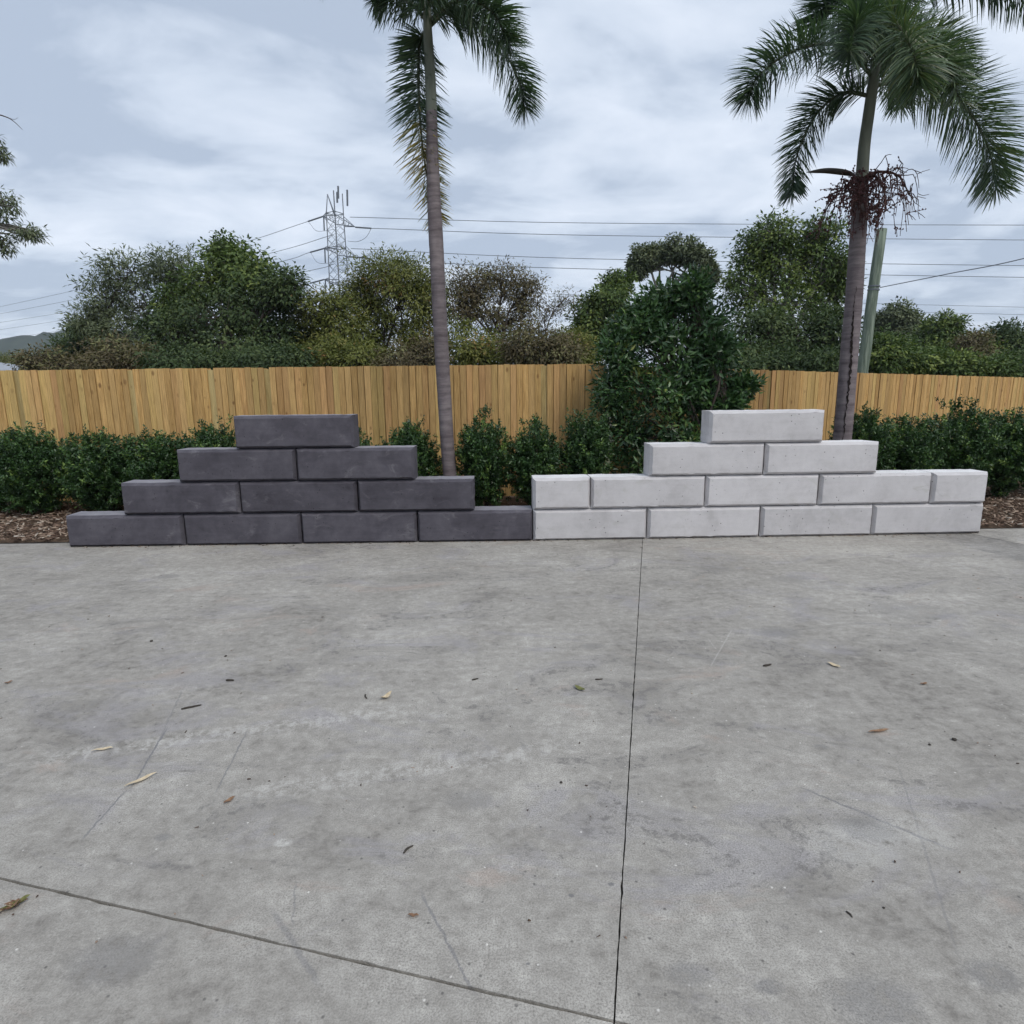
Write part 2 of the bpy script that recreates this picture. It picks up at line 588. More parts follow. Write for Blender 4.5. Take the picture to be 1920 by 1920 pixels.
M_pal = wood_mat('treated_pine', (0.475, 0.285, 0.105), (0.565, 0.36, 0.145), (0.51, 0.33, 0.14), (0.31, 0.165, 0.058))
M_post = wood_mat('weathered_post', (0.44, 0.32, 0.13), (0.52, 0.40, 0.19), (0.46, 0.36, 0.17), (0.3, 0.21, 0.09))
M_bark = simple_mat('brown_bark', (0.055, 0.043, 0.036), (0.13, 0.105, 0.09), 9, 0.9, 0.1, bump=0.5, stretch=(1, 1, 0.25))
M_palebark = simple_mat('pale_bark', (0.16, 0.145, 0.13), (0.34, 0.32, 0.29), 5, 0.85, 0.1, bump=0.3, stretch=(1, 1, 0.3))
M_soil = simple_mat('bush_soil', (0.05, 0.048, 0.028), (0.10, 0.10, 0.05), 0.6, 0.95, 0.05)
M_galv = simple_mat('galvanised_steel', (0.15, 0.165, 0.19), (0.21, 0.225, 0.25), 2, 0.55, 0.4, 0.3)
M_wire = simple_mat('aluminium_wire', (0.16, 0.18, 0.21), (0.2, 0.22, 0.25), 2, 0.5, 0.4, 0.2)
M_roof = simple_mat('grey_roof', (0.27, 0.29, 0.32), (0.32, 0.34, 0.37), 1, 0.5, 0.3)
M_render = simple_mat('house_render', (0.10, 0.10, 0.11), (0.13, 0.13, 0.14), 2, 0.8, 0.2)

# ------------------------------------------------------------------ setting: ground, bed, yard slabs
xs = np.unique(np.concatenate([np.linspace(-60, 60, 49), np.linspace(-2000, 2000, 33)]))
ys = np.unique(np.concatenate([np.linspace(-30, 120, 61), np.linspace(-800, 2500, 34)]))
GX, GY = np.meshgrid(xs, ys)


def ground_z(x, y):
    d = np.clip(y - 10.5, 0, None)
    z = -0.10 - 2.6 * (1 - np.exp(-d / 22.0))
    return z + np.where(d > 2, 0.15 * np.sin(x * 0.31) * np.cos(y * 0.23), 0)


V = np.stack([GX.ravel(), GY.ravel(), ground_z(GX, GY).ravel()], 1)
nx_, ny_ = len(xs), len(ys)
idx = np.arange(nx_ * ny_).reshape(ny_, nx_)
Fq = np.stack([idx[:-1, :-1].ravel(), idx[:-1, 1:].ravel(), idx[1:, 1:].ravel(), idx[1:, :-1].ravel()], 1)
tag(mobj('ground', fast_mesh('ground', V, Fq, smooth=True), M_soil), kind='structure')

# wooded hill on the left horizon
HX = np.linspace(-1500, 300, 260)
HYs = np.linspace(560, 900, 50)
hx, hy = np.meshgrid(HX, HYs)
prof = np.interp(HX, [-1500, -1100, -560, -530, -495, -455, -380, -250, -120, 40, 300], [20, 40, 51, 54, 58, 64, 66, 48, 26, 8, -6])
s_ = np.clip((hy - 560) / 90, 0, 1)
hz = -8 + (prof[None, :] + 8) * np.sin(s_ * math.pi / 2) * np.where(hy > 650, np.exp(-(hy - 650) / 400), 1)
hz += (rng.random(hz.shape) ** 2) * 5.0
hv = np.stack([hx.ravel(), hy.ravel(), hz.ravel()], 1)
hi = np.arange(hx.size).reshape(hx.shape)
hf = np.stack([hi[:-1, :-1].ravel(), hi[:-1, 1:].ravel(), hi[1:, 1:].ravel(), hi[1:, :-1].ravel()], 1)
M_hill = simple_mat('wooded_hill', (0.026, 0.038, 0.030), (0.052, 0.068, 0.050), 0.06, 0.95, 0.05)
tag(mobj('hill', fast_mesh('hill', hv, hf), M_hill), kind='structure')


def slab(poly, z0, z1, mat, name, parent, jit=0.0008, step=0.03):
    """concrete panel with slightly ragged arrises; only edges near the camera get fine steps"""
    pts = []
    n = len(poly)
    for i in range(n):
        a, b = np.array(poly[i][:2], float), np.array(poly[(i + 1) % n][:2], float)
        L = np.linalg.norm(b - a)
        k = max(1, min(260, int(L / step)))
        d = (b - a) / L
        nn = np.array([-d[1], d[0]])
        for j in range(k):
            p = a + (b - a) * j / k
            if j:
                p = p + nn * rng.normal(0, jit) + nn * (abs(rng.normal(0, jit * 2.2)) if rng.random() < 0.07 else 0)
            pts.append(p)
    bm = bmesh.new()
    top = [bm.verts.new((p[0], p[1], z1)) for p in pts]
    bot = [bm.verts.new((p[0], p[1], z0)) for p in pts]
    bm.faces.new(top)
    m = len(pts)
    for i in range(m):
        bm.faces.new((bot[i], bot[(i + 1) % m], top[(i + 1) % m], top[i]))
    bmesh.ops.triangulate(bm, faces=[f for f in bm.faces if len(f.verts) > 4])
    me = bpy.data.meshes.new(name)
    bm.to_mesh(me)
    bm.free()
    return mobj(name, me, mat, parent)


yard = empty('concrete_yard')
tag(yard, kind='structure')
base_bed = MB().box((0, -2, -0.042), 44, 19.2, 0.06)
base_bed.build('joint_bed', M_joint, yard)
EDGE = 6.86                                                    # back edge of the yard, behind the block walls


def edge_y(x):
    return 6.62 + (x + 5.6) * (0.27 / 11.2) + 0.0 * x


j1 = [gp(1205, 1010), gp(1152, 1910)]
d1 = norm(j1[1] - j1[0])
corner = j1[1] + d1 * 0.0
j2 = [gp(0, 1647), gp(1150, 1915)]
d2 = norm(j2[1] - j2[0])
G = 0.0045                                                     # half a saw cut
G1 = 0.0024
n1v = np.array([-d1[1], d1[0], 0])                            # to the right of joint 1
n2v = np.array([-d2[1], d2[0], 0])                            # away from camera side of joint 2
if n1v[0] < 0:
    n1v = -n1v
if n2v[1] < 0:
    n2v = -n2v


def isect(p, d, q, e_):
    A = np.array([[d[0], -e_[0]], [d[1], -e_[1]]])
    t_, _ = np.linalg.solve(A, (q - p)[:2])
    return p + d * t_


def on_edge(p, d):
    t_ = (edge_y(p[0]) - p[1]) / d[1]
    q = p + d * t_
    return p + d * ((edge_y(q[0]) - p[1]) / d[1])


k1 = [gp(1745, 1008), gp(1920, 1052)]
dk = norm(k1[1] - k1[0])
k2 = [gp(1866, 1010), gp(1920, 1021)]
dk2 = norm(k2[1] - k2[0])
nk = np.array([-dk[1], dk[0], 0])
nk = nk if nk[0] > 0 else -nk
nk2 = np.array([-dk2[1], dk2[0], 0])
nk2 = nk2 if nk2[0] > 0 else -nk2
# left rear slab
pL = isect(j1[0] - n1v * G1, d1, j2[0] + n2v * G, d2)
farL = j2[0] - d2 * 12 + n2v * G
slab([farL, pL, on_edge(j1[0] - n1v * G1, -d1), (-16, edge_y(-16)), (-16, farL[1])][0:5], -0.12, 0.0, M_slab, 'slab', yard)
# right rear slab
pR = isect(j1[0] + n1v * G1, d1, j2[0] + n2v * G, d2)
kT = on_edge(k1[0] - nk * .0026, -dk)
jq = j2[0] + n2v * G
kB = isect(k1[0] - nk * .0026, dk, jq, d2)
slab([pR, kB, kT, on_edge(j1[0] + n1v * G1, -d1)], -0.12, 0.0, M_slab, 'slab', yard)
# gutter strip and footpath at the right
kT2 = on_edge(k1[0] + nk * .0026, -dk)
m1 = on_edge(k2[0] - nk2 * .0026, -dk2)
m2 = isect(k2[0] - nk2 * .0026, dk2, jq, d2)
slab([kT2, isect(k1[0] + nk * .0026, dk, jq, d2), m2, m1], -0.12, -0.002, M_slab2, 'slab', yard)
m1b = on_edge(k2[0] + nk2 * .0026, -dk2)
m2b = isect(k2[0] + nk2 * .0026, dk2, jq, d2)
slab([m1b, m2b, jq + d2 * 24, (22, edge_y(8)), (8, edge_y(8))], -0.12, 0.0, M_slab3, 'slab', yard)
# slabs in front of the crossing joint
pA = isect(j1[0] - n1v * G1, d1, j2[0] - n2v * G, d2)
pB = isect(j1[0] + n1v * G1, d1, j2[0] - n2v * G, d2)
slab([j2[0] - d2 * 12 - n2v * G, j2[0] - d2 * 12 - n2v * G + d1 * 7, pA + d1 * 7, pA], -0.12, 0.0, M_slab, 'slab', yard)
slab([pB, pB + d1 * 7, j2[1] + d2 * 24 - n2v * G + d1 * 7, j2[1] + d2 * 24 - n2v * G], -0.12, 0.0, M_slab, 'slab', yard)

# garden bed
t = NT('bed_mulch')
v = t.coord()
a_ = t.noise(v, 7, 6, 0.7, 0.6)
b_ = t.noise(t.coord(scale=(18, 60, 1)), 1.4, 4, 0.7, 0.5)
col = t.ramp(t.math('MULTIPLY_ADD', a_, 0.5, t.math('MULTIPLY', b_, 0.5)), [(0.35, (0.045, 0.03, 0.022)), (0.5, (0.10, 0.07, 0.05)), (0.65, (0.20, 0.15, 0.11))])
M_bed = t.done(col, 0.95, t.bump(b_, 0.8, 0.02), 0.1)
bx = np.linspace(-16, 22, 190)
by = np.linspace(0, 1, 26)
bX, bT = np.meshgrid(bx, by)
bY = edge_y(bX) + 0.012 + bT * (12.0 - edge_y(bX))
bed_h = 0.015 + 0.05 * np.clip(bT * 6, 0, 1) + 0.02 * np.sin(bX * 3.1 + bY * 2.2) * np.clip(bT * 6, 0, 1) + rng.normal(0, 0.006, bX.shape)
bed_h[0, :] = -0.04
bi = np.arange(bX.size).reshape(bX.shape)
bf = np.stack([bi[:-1, :-1].ravel(), bi[:-1, 1:].ravel(), bi[1:, 1:].ravel(), bi[1:, :-1].ravel()], 1)
tag(mobj('garden_bed', fast_mesh('garden_bed', np.stack([bX.ravel(), bY.ravel(), bed_h.ravel()], 1), bf, smooth=True), M_bed), kind='structure')

# wood chips: too many to count
t = NT('wood_chips')
col = t.ramp(t.attr('tint'), [(0.0, (0.05, 0.03, 0.022)), (0.35, (0.12, 0.08, 0.058)), (0.65, (0.23, 0.16, 0.12)), (0.9, (0.38, 0.30, 0.23)), (1.0, (0.5, 0.46, 0.40))])
M_chip = t.done(col, 0.9, None, 0.15)
NCH = 9000
cx = np.concatenate([rng.uniform(-8.2, -4.3, 3600), rng.uniform(4.6, 9.5, 4000), rng.uniform(-4.5, 4.8, NCH - 7600)])
cy = edge_y(cx) + 0.03 + rng.random(NCH) ** 1.3 * 2.2
cz = 0.035 + 0.045 * np.clip((cy - edge_y(cx)) * 1.2, 0, 1)
ang = rng.uniform(0, 2 * math.pi, NCH)
cl_, cw_, ch_ = rng.uniform(0.025, 0.10, NCH), rng.uniform(0.008, 0.022, NCH), rng.uniform(0.004, 0.010, NCH)
A = norm(np.stack([np.cos(ang), np.sin(ang), rng.normal(0, 0.22, NCH)], 1))
S = norm(np.cross(A, np.array([0, 0, 1.0]) + rng.normal(0, 0.25, (NCH, 3))))
Nn = np.cross(S, A)
C = np.stack([cx, cy, cz + rng.uniform(0, 0.015, NCH)], 1)
corn = []
for sa in (-1, 1):
    for ss in (-1, 1):
        for sn in (-1, 1):
            corn.append(C + A * (sa * cl_ / 2)[:, None] + S * (ss * cw_ / 2)[:, None] * (0.6 if sa > 0 else 1) + Nn * (sn * ch_ / 2)[:, None])
CV = np.stack(corn, 1).reshape(-1, 3)
q = np.array([(0, 1, 3, 2), (4, 6, 7, 5), (0, 4, 5, 1), (2, 3, 7, 6), (1, 5, 7, 3)])
q_chip = q
CF = (np.arange(NCH)[:, None, None] * 8 + q[None]).reshape(-1, 4)
tag(mobj('wood_chip_mulch', fast_mesh('wood_chips', CV, CF, {'tint': ('FACE', np.repeat(rng.random(NCH), 5))}), M_chip),
    'brown wood chip mulch spread over the garden bed', 'mulch', kind='stuff')

# ------------------------------------------------------------------ concrete blocks
BL, BH, BD = 1.2501, 0.345, 0.30
CHW, CHD = 0.028, 0.044


def block_mesh(name, L, seed, mat):
    r = np.random.default_rng(seed)
    nxs, nzs = max(10, int(L / 0.05)), 8

    def ring(x0, x1, z0, z1, y, jit):
        P = []
        for i in range(nxs):
            P.append((x0 + (x1 - x0) * i / nxs, y, z0))
        for i in range(nzs):
            P.append((x1, y, z0 + (z1 - z0) * i / nzs))
        for i in range(nxs):
            P.append((x1 - (x1 - x0) * i / nxs, y, z1))
        for i in range(nzs):
            P.append((x0, y, z1 - (z1 - z0) * i / nzs))
        P = np.array(P)
        P += r.normal(0, jit, P.shape)
        ch = r.random(len(P)) < 0.05
        P[ch] += (np.array([(x0 + x1) / 2, y, (z0 + z1) / 2]) - P[ch]) * np.array([0.0, 0, 0.0]) + r.normal(0, jit * 3.6, (ch.sum(), 3))
        return P
    g = 0.0055
    h = BH - 0.005
    x0, x1 = g, L - g
    e_ = 0.0018
    rings = [ring(x0 + .012, x1 - .012, .012, h - .012, BD, .001), ring(x0, x1, 0, h, BD - 0.012, .001),
             ring(x0, x1, 0, h, CHD + 0.006, .0012), ring(x0 + .002, x1 - .002, .002, h - .002, CHD - 0.001, .001),
             ring(x0 + CHW - e_, x1 - CHW + e_, CHW - e_, h - CHW + e_, e_, .0009), ring(x0 + CHW, x1 - CHW, CHW, h - CHW, 0.001, .0007),
             ring(x0 + CHW + e_, x1 - CHW - e_, CHW + e_, h - CHW - e_, 0, .0003)]
    n = len(rings[0])
    V = np.vstack(rings)
    V[:, 2] = np.maximum(V[:, 2], 0.0)
    faces = []
    for k in range(len(rings) - 1):
        for i in range(n):
            j = (i + 1) % n
            faces.append((k * n + i, k * n + j, (k + 1) * n + j, (k + 1) * n + i))
    faces.append(tuple(range(n))[::-1][::-1])
    faces.append(tuple((len(rings) - 1) * n + i for i in range(n))[::-1])
    me = bpy.data.meshes.new(name)
    me.from_pydata(V.tolist(), [], faces)
    bm = bmesh.new()
    bm.from_mesh(me)
    bmesh.ops.recalc_face_normals(bm, faces=bm.faces)
    bmesh.ops.triangulate(bm, faces=[f for f in bm.faces if len(f.verts) > 4])
    bm.to_mesh(me)
    bm.free()
    me.materials.append(mat)
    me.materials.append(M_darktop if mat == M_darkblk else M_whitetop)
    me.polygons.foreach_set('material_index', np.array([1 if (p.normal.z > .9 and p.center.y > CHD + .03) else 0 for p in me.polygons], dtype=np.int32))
    return me


WX, WY, A0, A1 = 0.2241, 6.5493 - CHD, 0.0166, 0.0304
dark_m = [block_mesh('charcoal_block_%d' % i, BL, 10 + i, M_darkblk) for i in range(4)]
pale_m = [block_mesh('pale_block_%d' % i, BL, 30 + i, M_whiteblk) for i in range(4)]
half_m = [block_mesh('pale_half_block_%d' % i, BL / 2, 50 + i, M_whiteblk) for i in range(2)]
ordn = {1: ['only'], 2: ['left', 'right'], 3: ['leftmost', 'middle', 'rightmost'], 4: ['leftmost', 'second from left', 'second from right', 'rightmost'],
        5: ['left half', 'leftmost full', 'middle full', 'rightmost full', 'right half']}
crs = ['bottom course', 'second course', 'third course', 'top course']
rb = random.Random(3)


def put_block(me, s, row, wall, label):
    o = bpy.data.objects.new('concrete_block', me)
    a = A0 if wall == 0 else A1
    tt = (s - 4) * BL if wall == 0 else s * BL
    o.location = (WX + tt * math.cos(a) + rb.uniform(-.001, .001), WY + tt * math.sin(a) + rb.uniform(-.004, .004), row * BH)
    o.rotation_euler = (0, 0, a + rb.uniform(-.0018, .0018))
    link(o)
    tag(o, label, 'concrete block', 'charcoal blocks of the dark stack' if wall == 0 else 'pale blocks of the white stack')


k = 0
for row, (s0, n) in enumerate(((0, 4), (.5, 3), (1, 2), (1.5, 1))):
    for i in range(n):
        lab = 'single charcoal concrete block on top of the dark grey stack' if n == 1 else \
            'charcoal concrete block, %s in the %s of the dark stack' % (ordn[n][i], crs[row])
        put_block(dark_m[k % 4], s0 + i, row, 0, lab)
        k += 1
for row, lst in enumerate(([0, 1, 2, 3], [0, .5, 1.5, 2.5, 3.5], [1, 2], [1.5])):
    for i, s in enumerate(lst):
        n = len(lst)
        half = row == 1 and i in (0, 4)
        if n == 1:
            lab = 'single pale concrete block on top of the white stack'
        elif half:
            lab = 'short half-length pale concrete block, %s end of the second course' % ('left' if i == 0 else 'right')
        elif n == 5:
            lab = 'full-length pale concrete block, %s of three in the second course' % ('leftmost', 'middle', 'rightmost')[i - 1]
        else:
            lab = 'pale concrete block, %s in the %s of the white stack' % (ordn[n][i], crs[row])
        put_block(half_m[0 if i == 0 else 1] if half else pale_m[k % 4], s, row, 1, lab)
        k += 1

# ------------------------------------------------------------------ timber fence
PW = 0.086
pal_meshes = []
for i in range(8):
    w = PW - random.uniform(0.002, 0.006)
    hh = 1.93 + random.uniform(-0.004, 0.004)
    mb = MB()
    th = 0.016
    dz = random.uniform(-0.0015, 0.0015)
    mb.box((0, 0, hh / 2), w, th, hh)
    me = bpy.data.meshes.new('paling')
    vv = [list(p) for p in mb.v]
    for p in vv:
        if p[2] > 1:
            p[2] += dz * (1 if p[0] > 0 else -1)
            p[0] += random.uniform(-.002, .002)
    me.from_pydata(vv, [], mb.f)
    me.materials.append(M_pal)
    pal_meshes.append(me)
post_me = bpy.data.meshes.new('post')
pb = MB().box((0, 0, 0.94), 0.105, 0.09, 1.9)
post_me.from_pydata(pb.v, [], pb.f)
post_me.materials.append(M_post)
rp = random.Random(11)


def fence(name, P0, P1, z0, z1, gaps, label):
    P0, P1 = Vector((*P0, 0)), Vector((*P1, 0))
    d = P1 - P0
    L = d.length
    d.normalize()
    rz = math.atan2(d.y, d.x)
    root = empty(name, (P0.x, P0.y, 0), rz)
    tag(root, label, 'fence')
    u = 0.0
    while u < L - PW:
        gap = None
        for g_ in gaps:
            if g_ - PW * 0.55 < u + PW / 2 <= g_ + PW * 0.55:
                gap = g_
        zz = z0 + (z1 - z0) * (u / L)
        if gap is not None:
            o = bpy.data.objects.new('post', post_me)
            o.location = (u + 0.04, 0.060, zz + rp.uniform(.015, .03))
            link(o, root)
            u += 0.08
            continue
        o = bpy.data.objects.new('paling', rp.choice(pal_meshes))
        o.location = (u + PW / 2, rp.uniform(-.006, .006), zz + rp.uniform(-.002, .002))
        o.rotation_euler = (rp.uniform(-.003, .003), rp.uniform(-.0025, .0025), rp.uniform(-.03, .03) + (math.pi if rp.random() < .5 else 0))
        link(o, root)
        if u + PW < L - PW:
            ob = bpy.data.objects.new('paling', rp.choice(pal_meshes))
            ob.location = (u + PW, 0.0245, zz - rp.uniform(.002, .012))
            link(ob, root)
        u += PW + (rp.uniform(0.006, 0.009) if rp.random() < 0.25 else rp.uniform(.001, 0.005))
    for hz_ in (0.35, 1.0, 1.65):
        mb = MB().box((L / 2, 0.054, hz_ + (z0 + z1) / 2), L, 0.036, 0.075, Matrix.Rotation(-math.atan2(z1 - z0, L), 3, 'Y'))
        mb.build('rail', M_post, root)
    return root


gl = [at(x, 760, 9.0)[0] + 9.9 for x in (42, 247, 405, 508, 1024)]
fence('timber_fence', (-9.9, 9.02), (1.42, 9.0), 0.03, 0.05, gl, 'long golden paling fence behind the dark stack and left hedge')
f2a, f2b = (1.46, 9.02), (11.6, 13.5)
fd = norm(np.array([f2b[0] - f2a[0], f2b[1] - f2a[1]]))


def along2(x):
    r = ray(x, 740)
    A = np.array([[r[0], -fd[0]], [r[1], -fd[1]]])
    return float(np.linalg.solve(A, np.array(f2a))[1])


fence('timber_fence', f2a, f2b, 0.02, -0.16, [along2(x) for x in (1440, 1586, 1791)], 'golden paling fence receding to the right behind the pale stack')

# ------------------------------------------------------------------ foliage
class Tubes:
    """many thin tubes joined in one mesh"""

    def __init__(s):
        s.v, s.f, s.n = [], [], 0

    def add(s, P, R, sides=4):
        P = np.asarray(P, float)
        R = np.asarray(R, float)
        T = norm(np.gradient(P, axis=0))
        ref = np.array([0, 0, 1.0]) if abs(T[0][2]) < 0.85 else np.array([1.0, 0, 0])
        a = norm(np.cross(T, ref))
        b = np.cross(a, T)
        w = np.arange(sides) * 2 * math.pi / sides
        ring = P[:, None, :] + R[:, None, None] * (a[:, None, :] * np.cos(w)[None, :, None] + b[:, None, :] * np.sin(w)[None, :, None])
        k = len(P)
        s.v.append(ring.reshape(-1, 3))
        i = np.arange(k - 1)[:, None] * sides
        j = np.arange(sides)[None, :]
        j2_ = (j + 1) % sides
        s.f.append(np.stack([i + j, i + j2_, i + sides + j2_, i + sides + j], -1).reshape(-1, 4) + s.n)
        s.n += k * sides

    def build(s, name, mat, parent):
        return mobj(name, fast_mesh(name, np.vstack(s.v), np.vstack(s.f), smooth=True), mat, parent)


def leaves(name, C, A, Nrm, L, W, tint, mat, parent, fold=0.12, droop=0.08):
    n = len(C)
    A = norm(A)
    S = norm(np.cross(A, Nrm))
    N2 = np.cross(S, A)
    L, W = L[:, None], W[:, None]
    v0 = C
    v1 = C + A * L * 0.45 + S * W / 2 + N2 * W * fold
    v2 = C + A * L - N2 * L * droop
    v3 = C + A * L * 0.45 - S * W / 2 + N2 * W * fold
    V = np.stack([v0, v1, v2, v3], 1).reshape(-1, 3)
    b = np.arange(n)[:, None] * 4
    Fc = np.stack([b + np.array([0, 1, 2]), b + np.array([0, 2, 3])], 1).reshape(-1, 3)
    return mobj(name, fast_mesh(name, V, Fc, {'tint': ('FACE', np.repeat(tint, 2))}), mat, parent)


def rvec(n):
    return norm(rng.normal(0, 1, (n, 3)))


def lobe(x, y, rx, ry, Y, dz=1.0):
    """crown lobe at a picture position: centre and radii in metres"""
    c = at(x, y, Y)
    k = Y / F * 1.02
    return (c, np.array([rx * k, rx * k * 0.9 * dz, ry * k]))


def tree(name, label, cat, lobes, base, leaf, mat, bark, clumps=26, per=45, crad=0.3, trunk_r=0.14, stems=1, group=None, droop=0.4, up=0.0, shell=0.55,
         twigs=True, tintpow=1.0, limb_r=0.45):
    base = np.array(base, float)
    root = empty(name, base)
    tag(root, label, cat, group)
    tb = Tubes()
    cents = np.array([l[0] for l in lobes]) - base
    mid = cents.mean(0)
    zmin = min(l[0][2] - l[1][2] for l in lobes) - base[2]
    fork = []
    for s in range(stems):
        off = np.array([rng.normal(0, .25), rng.normal(0, .25), 0]) * (stems > 1)
        topz = max(zmin + 0.25, 0.35 * mid[2])
        tp = np.array([mid[0] * 0.55 + off[0] * 2, mid[1] * 0.4, topz]) + rng.normal(0, .12, 3) * np.array([1, 1, 0])
        P = catmull([off, off + (tp - off) * 0.5 + np.array([rng.normal(0, .08), 0, 0]), tp], 8)
        tb.add(P, np.linspace(trunk_r, trunk_r * 0.62, 8) / math.sqrt(stems), 7)
        fork.append(tp)
    CL, AX, TN, NR = [], [], [], []
    for li, (c, r) in enumerate(lobes):
        c = c - base
        f0 = fork[li % stems]
        m1_ = f0 + (c - f0) * 0.5 + np.array([rng.normal(0, .15), rng.normal(0, .15), 0.12 * np.linalg.norm(c - f0)])
        lp = catmull([f0, m1_, c], 8)
        tb.add(lp, np.linspace(trunk_r * limb_r, trunk_r * 0.16, 8), 5)
        vol = float(np.prod(r)) ** (2 / 3)
        n = int(clumps)
        d = rvec(n)
        rad = shell + (1 - shell) * rng.random(n) ** 0.6
        rad *= 0.78 + 0.32 * rng.random(n)
        ph = rng.uniform(0, 6.28, 3)
        rad *= 1 + 0.16 * np.sin(d[:, 0] * 6 + ph[0]) * np.sin(d[:, 2] * 5 + ph[1]) + 0.10 * np.sin(d[:, 1] * 7 + d[:, 2] * 6 + ph[2])
        cc = c + d * rad[:, None] * r
        for q in cc:
            if twigs:
                st = lp[rng.integers(3, 8)]
                b_ = st + (q - st) * 0.55 + rng.normal(0, .06, 3) * np.linalg.norm(q - st)
                tb.add(np.array([st, b_, q]), np.array([trunk_r * .13, trunk_r * .085, trunk_r * .03]), 3)
        k = per
        off = np.clip(rng.normal(0, 1, (n, k, 3)), -1.9, 1.9) * crad * np.array([1, 1, 0.72])
        pos = cc[:, None, :] + off
        ax = norm(off) * 0.8 + d[:, None, :] * 0.35 + rng.normal(0, 0.55, off.shape)
        ax[..., 2] += up - droop
        base_t = np.clip(rng.normal(0.5, 0.2, (n, 1)) + rng.normal(0, 0.07, (n, k)), 0, 1) ** tintpow
        CL.append(pos.reshape(-1, 3))
        AX.append(ax.reshape(-1, 3))
        NR.append((norm(pos - c) * 0.9 + norm(off) * 0.5 + np.array([0, -.1, 0.75]) + rng.normal(0, .38, off.shape)).reshape(-1, 3))
        TN.append(base_t.reshape(-1))
    tb.build('trunk', bark, root)
    CL, AX, TN = np.vstack(CL), np.vstack(AX), np.concatenate(TN)
    n = len(CL)
    Ls = rng.uniform(0.7, 1.25, n) * leaf[0]
    Ws = rng.uniform(0.75, 1.2, n) * leaf[1]
    leaves('crown', CL, AX, np.vstack(NR), Ls, Ws, TN, mat, root)
    return root


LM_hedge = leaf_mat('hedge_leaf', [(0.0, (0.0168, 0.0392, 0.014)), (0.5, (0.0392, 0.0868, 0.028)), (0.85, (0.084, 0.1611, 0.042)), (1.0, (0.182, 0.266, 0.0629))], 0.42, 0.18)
LM_glossy = leaf_mat('glossy_leaf', [(0.0, (0.018, 0.045, 0.021)), (0.5, (0.045, 0.099, 0.036)), (0.85, (0.0976, 0.18, 0.0526)), (1.0, (0.24, 0.27, 0.075))], 0.36, 0.18, 0.5)
LM_gum = leaf_mat('gum_leaf', [(0.0, (0.0539, 0.0728, 0.0435)), (0.5, (0.1112, 0.1378, 0.079)), (1.0, (0.2107, 0.235, 0.1294))], 0.55, 0.2, 0.15)
LM_green = leaf_mat('green_leaf', [(0.0, (0.0357, 0.0621, 0.0215)), (0.5, (0.0832, 0.1294, 0.0402)), (1.0, (0.2178, 0.2674, 0.0717))], 0.5, 0.2, 0.15)
LM_wattle = leaf_mat('wattle_leaf', [(0.0, (0.0661, 0.0778, 0.022)), (0.5, (0.1355, 0.1555, 0.0413)), (0.85, (0.2067, 0.2106, 0.0619)), (1.0, (0.2809, 0.1782, 0.0688))], 0.55, 0.22, 0.15)
LM_brown = leaf_mat('brown_leaf', [(0.0, (0.0616, 0.0518, 0.032)), (0.5, (0.1378, 0.1134, 0.0655)), (1.0, (0.1944, 0.2026, 0.0875))], 0.6, 0.2, 0.15)
LM_dark = leaf_mat('dark_leaf', [(0.0, (0.0264, 0.0452, 0.0211)), (0.5, (0.061, 0.0943, 0.0392)), (1.0, (0.1263, 0.1602, 0.0603))], 0.55, 0.18, 0.15)

rng = np.random.default_rng(21)
# hedge shrubs (x, top y, half width, distance, base pixel y)
hedge = [(-25, 806, 62, 8.15, 'clipped green hedge shrub cut by the left picture edge'),
         (62, 812, 66, 8.1, 'rounded green hedge shrub above the mulch at far left'),
         (190, 822, 72, 8.05, 'green hedge shrub behind the lowest step of the dark stack'),
         (298, 820, 58, 8.1, 'green hedge shrub behind the second step of the dark stack'),
         (398, 803, 52, 8.15, 'green hedge shrub just left of the top charcoal block'),
         (500, 815, 58, 8.3, 'green hedge shrub hidden behind the top charcoal block'),
         (660, 818, 42, 8.3, 'small green shrub top peeping out right of the top charcoal block'),
         (768, 800, 56, 8.1, 'green hedge shrub just left of the thin palm trunk'),
         (906, 789, 50, 8.0, 'upright green hedge shrub just right of the thin palm trunk'),
         (1004, 802, 56, 8.05, 'green hedge shrub behind the left half-length pale block'),
         (1098, 775, 44, 8.0, 'narrow dark green shrub at the left foot of the large glossy bush'),
         (1618, 775, 46, 8.35, 'green hedge shrub just right of the thick palm trunk'),
         (1698, 790, 58, 8.4, 'green hedge shrub behind the right end of the third pale course'),
         (1796, 766, 66, 8.5, 'tallest green hedge shrub above the right half-length pale block'),
         (1890, 778, 60, 8.6, 'green hedge shrub beside the mulch right of the pale stack'),
         (1985, 775, 60, 8.8, 'green hedge shrub cut by the right picture edge')]
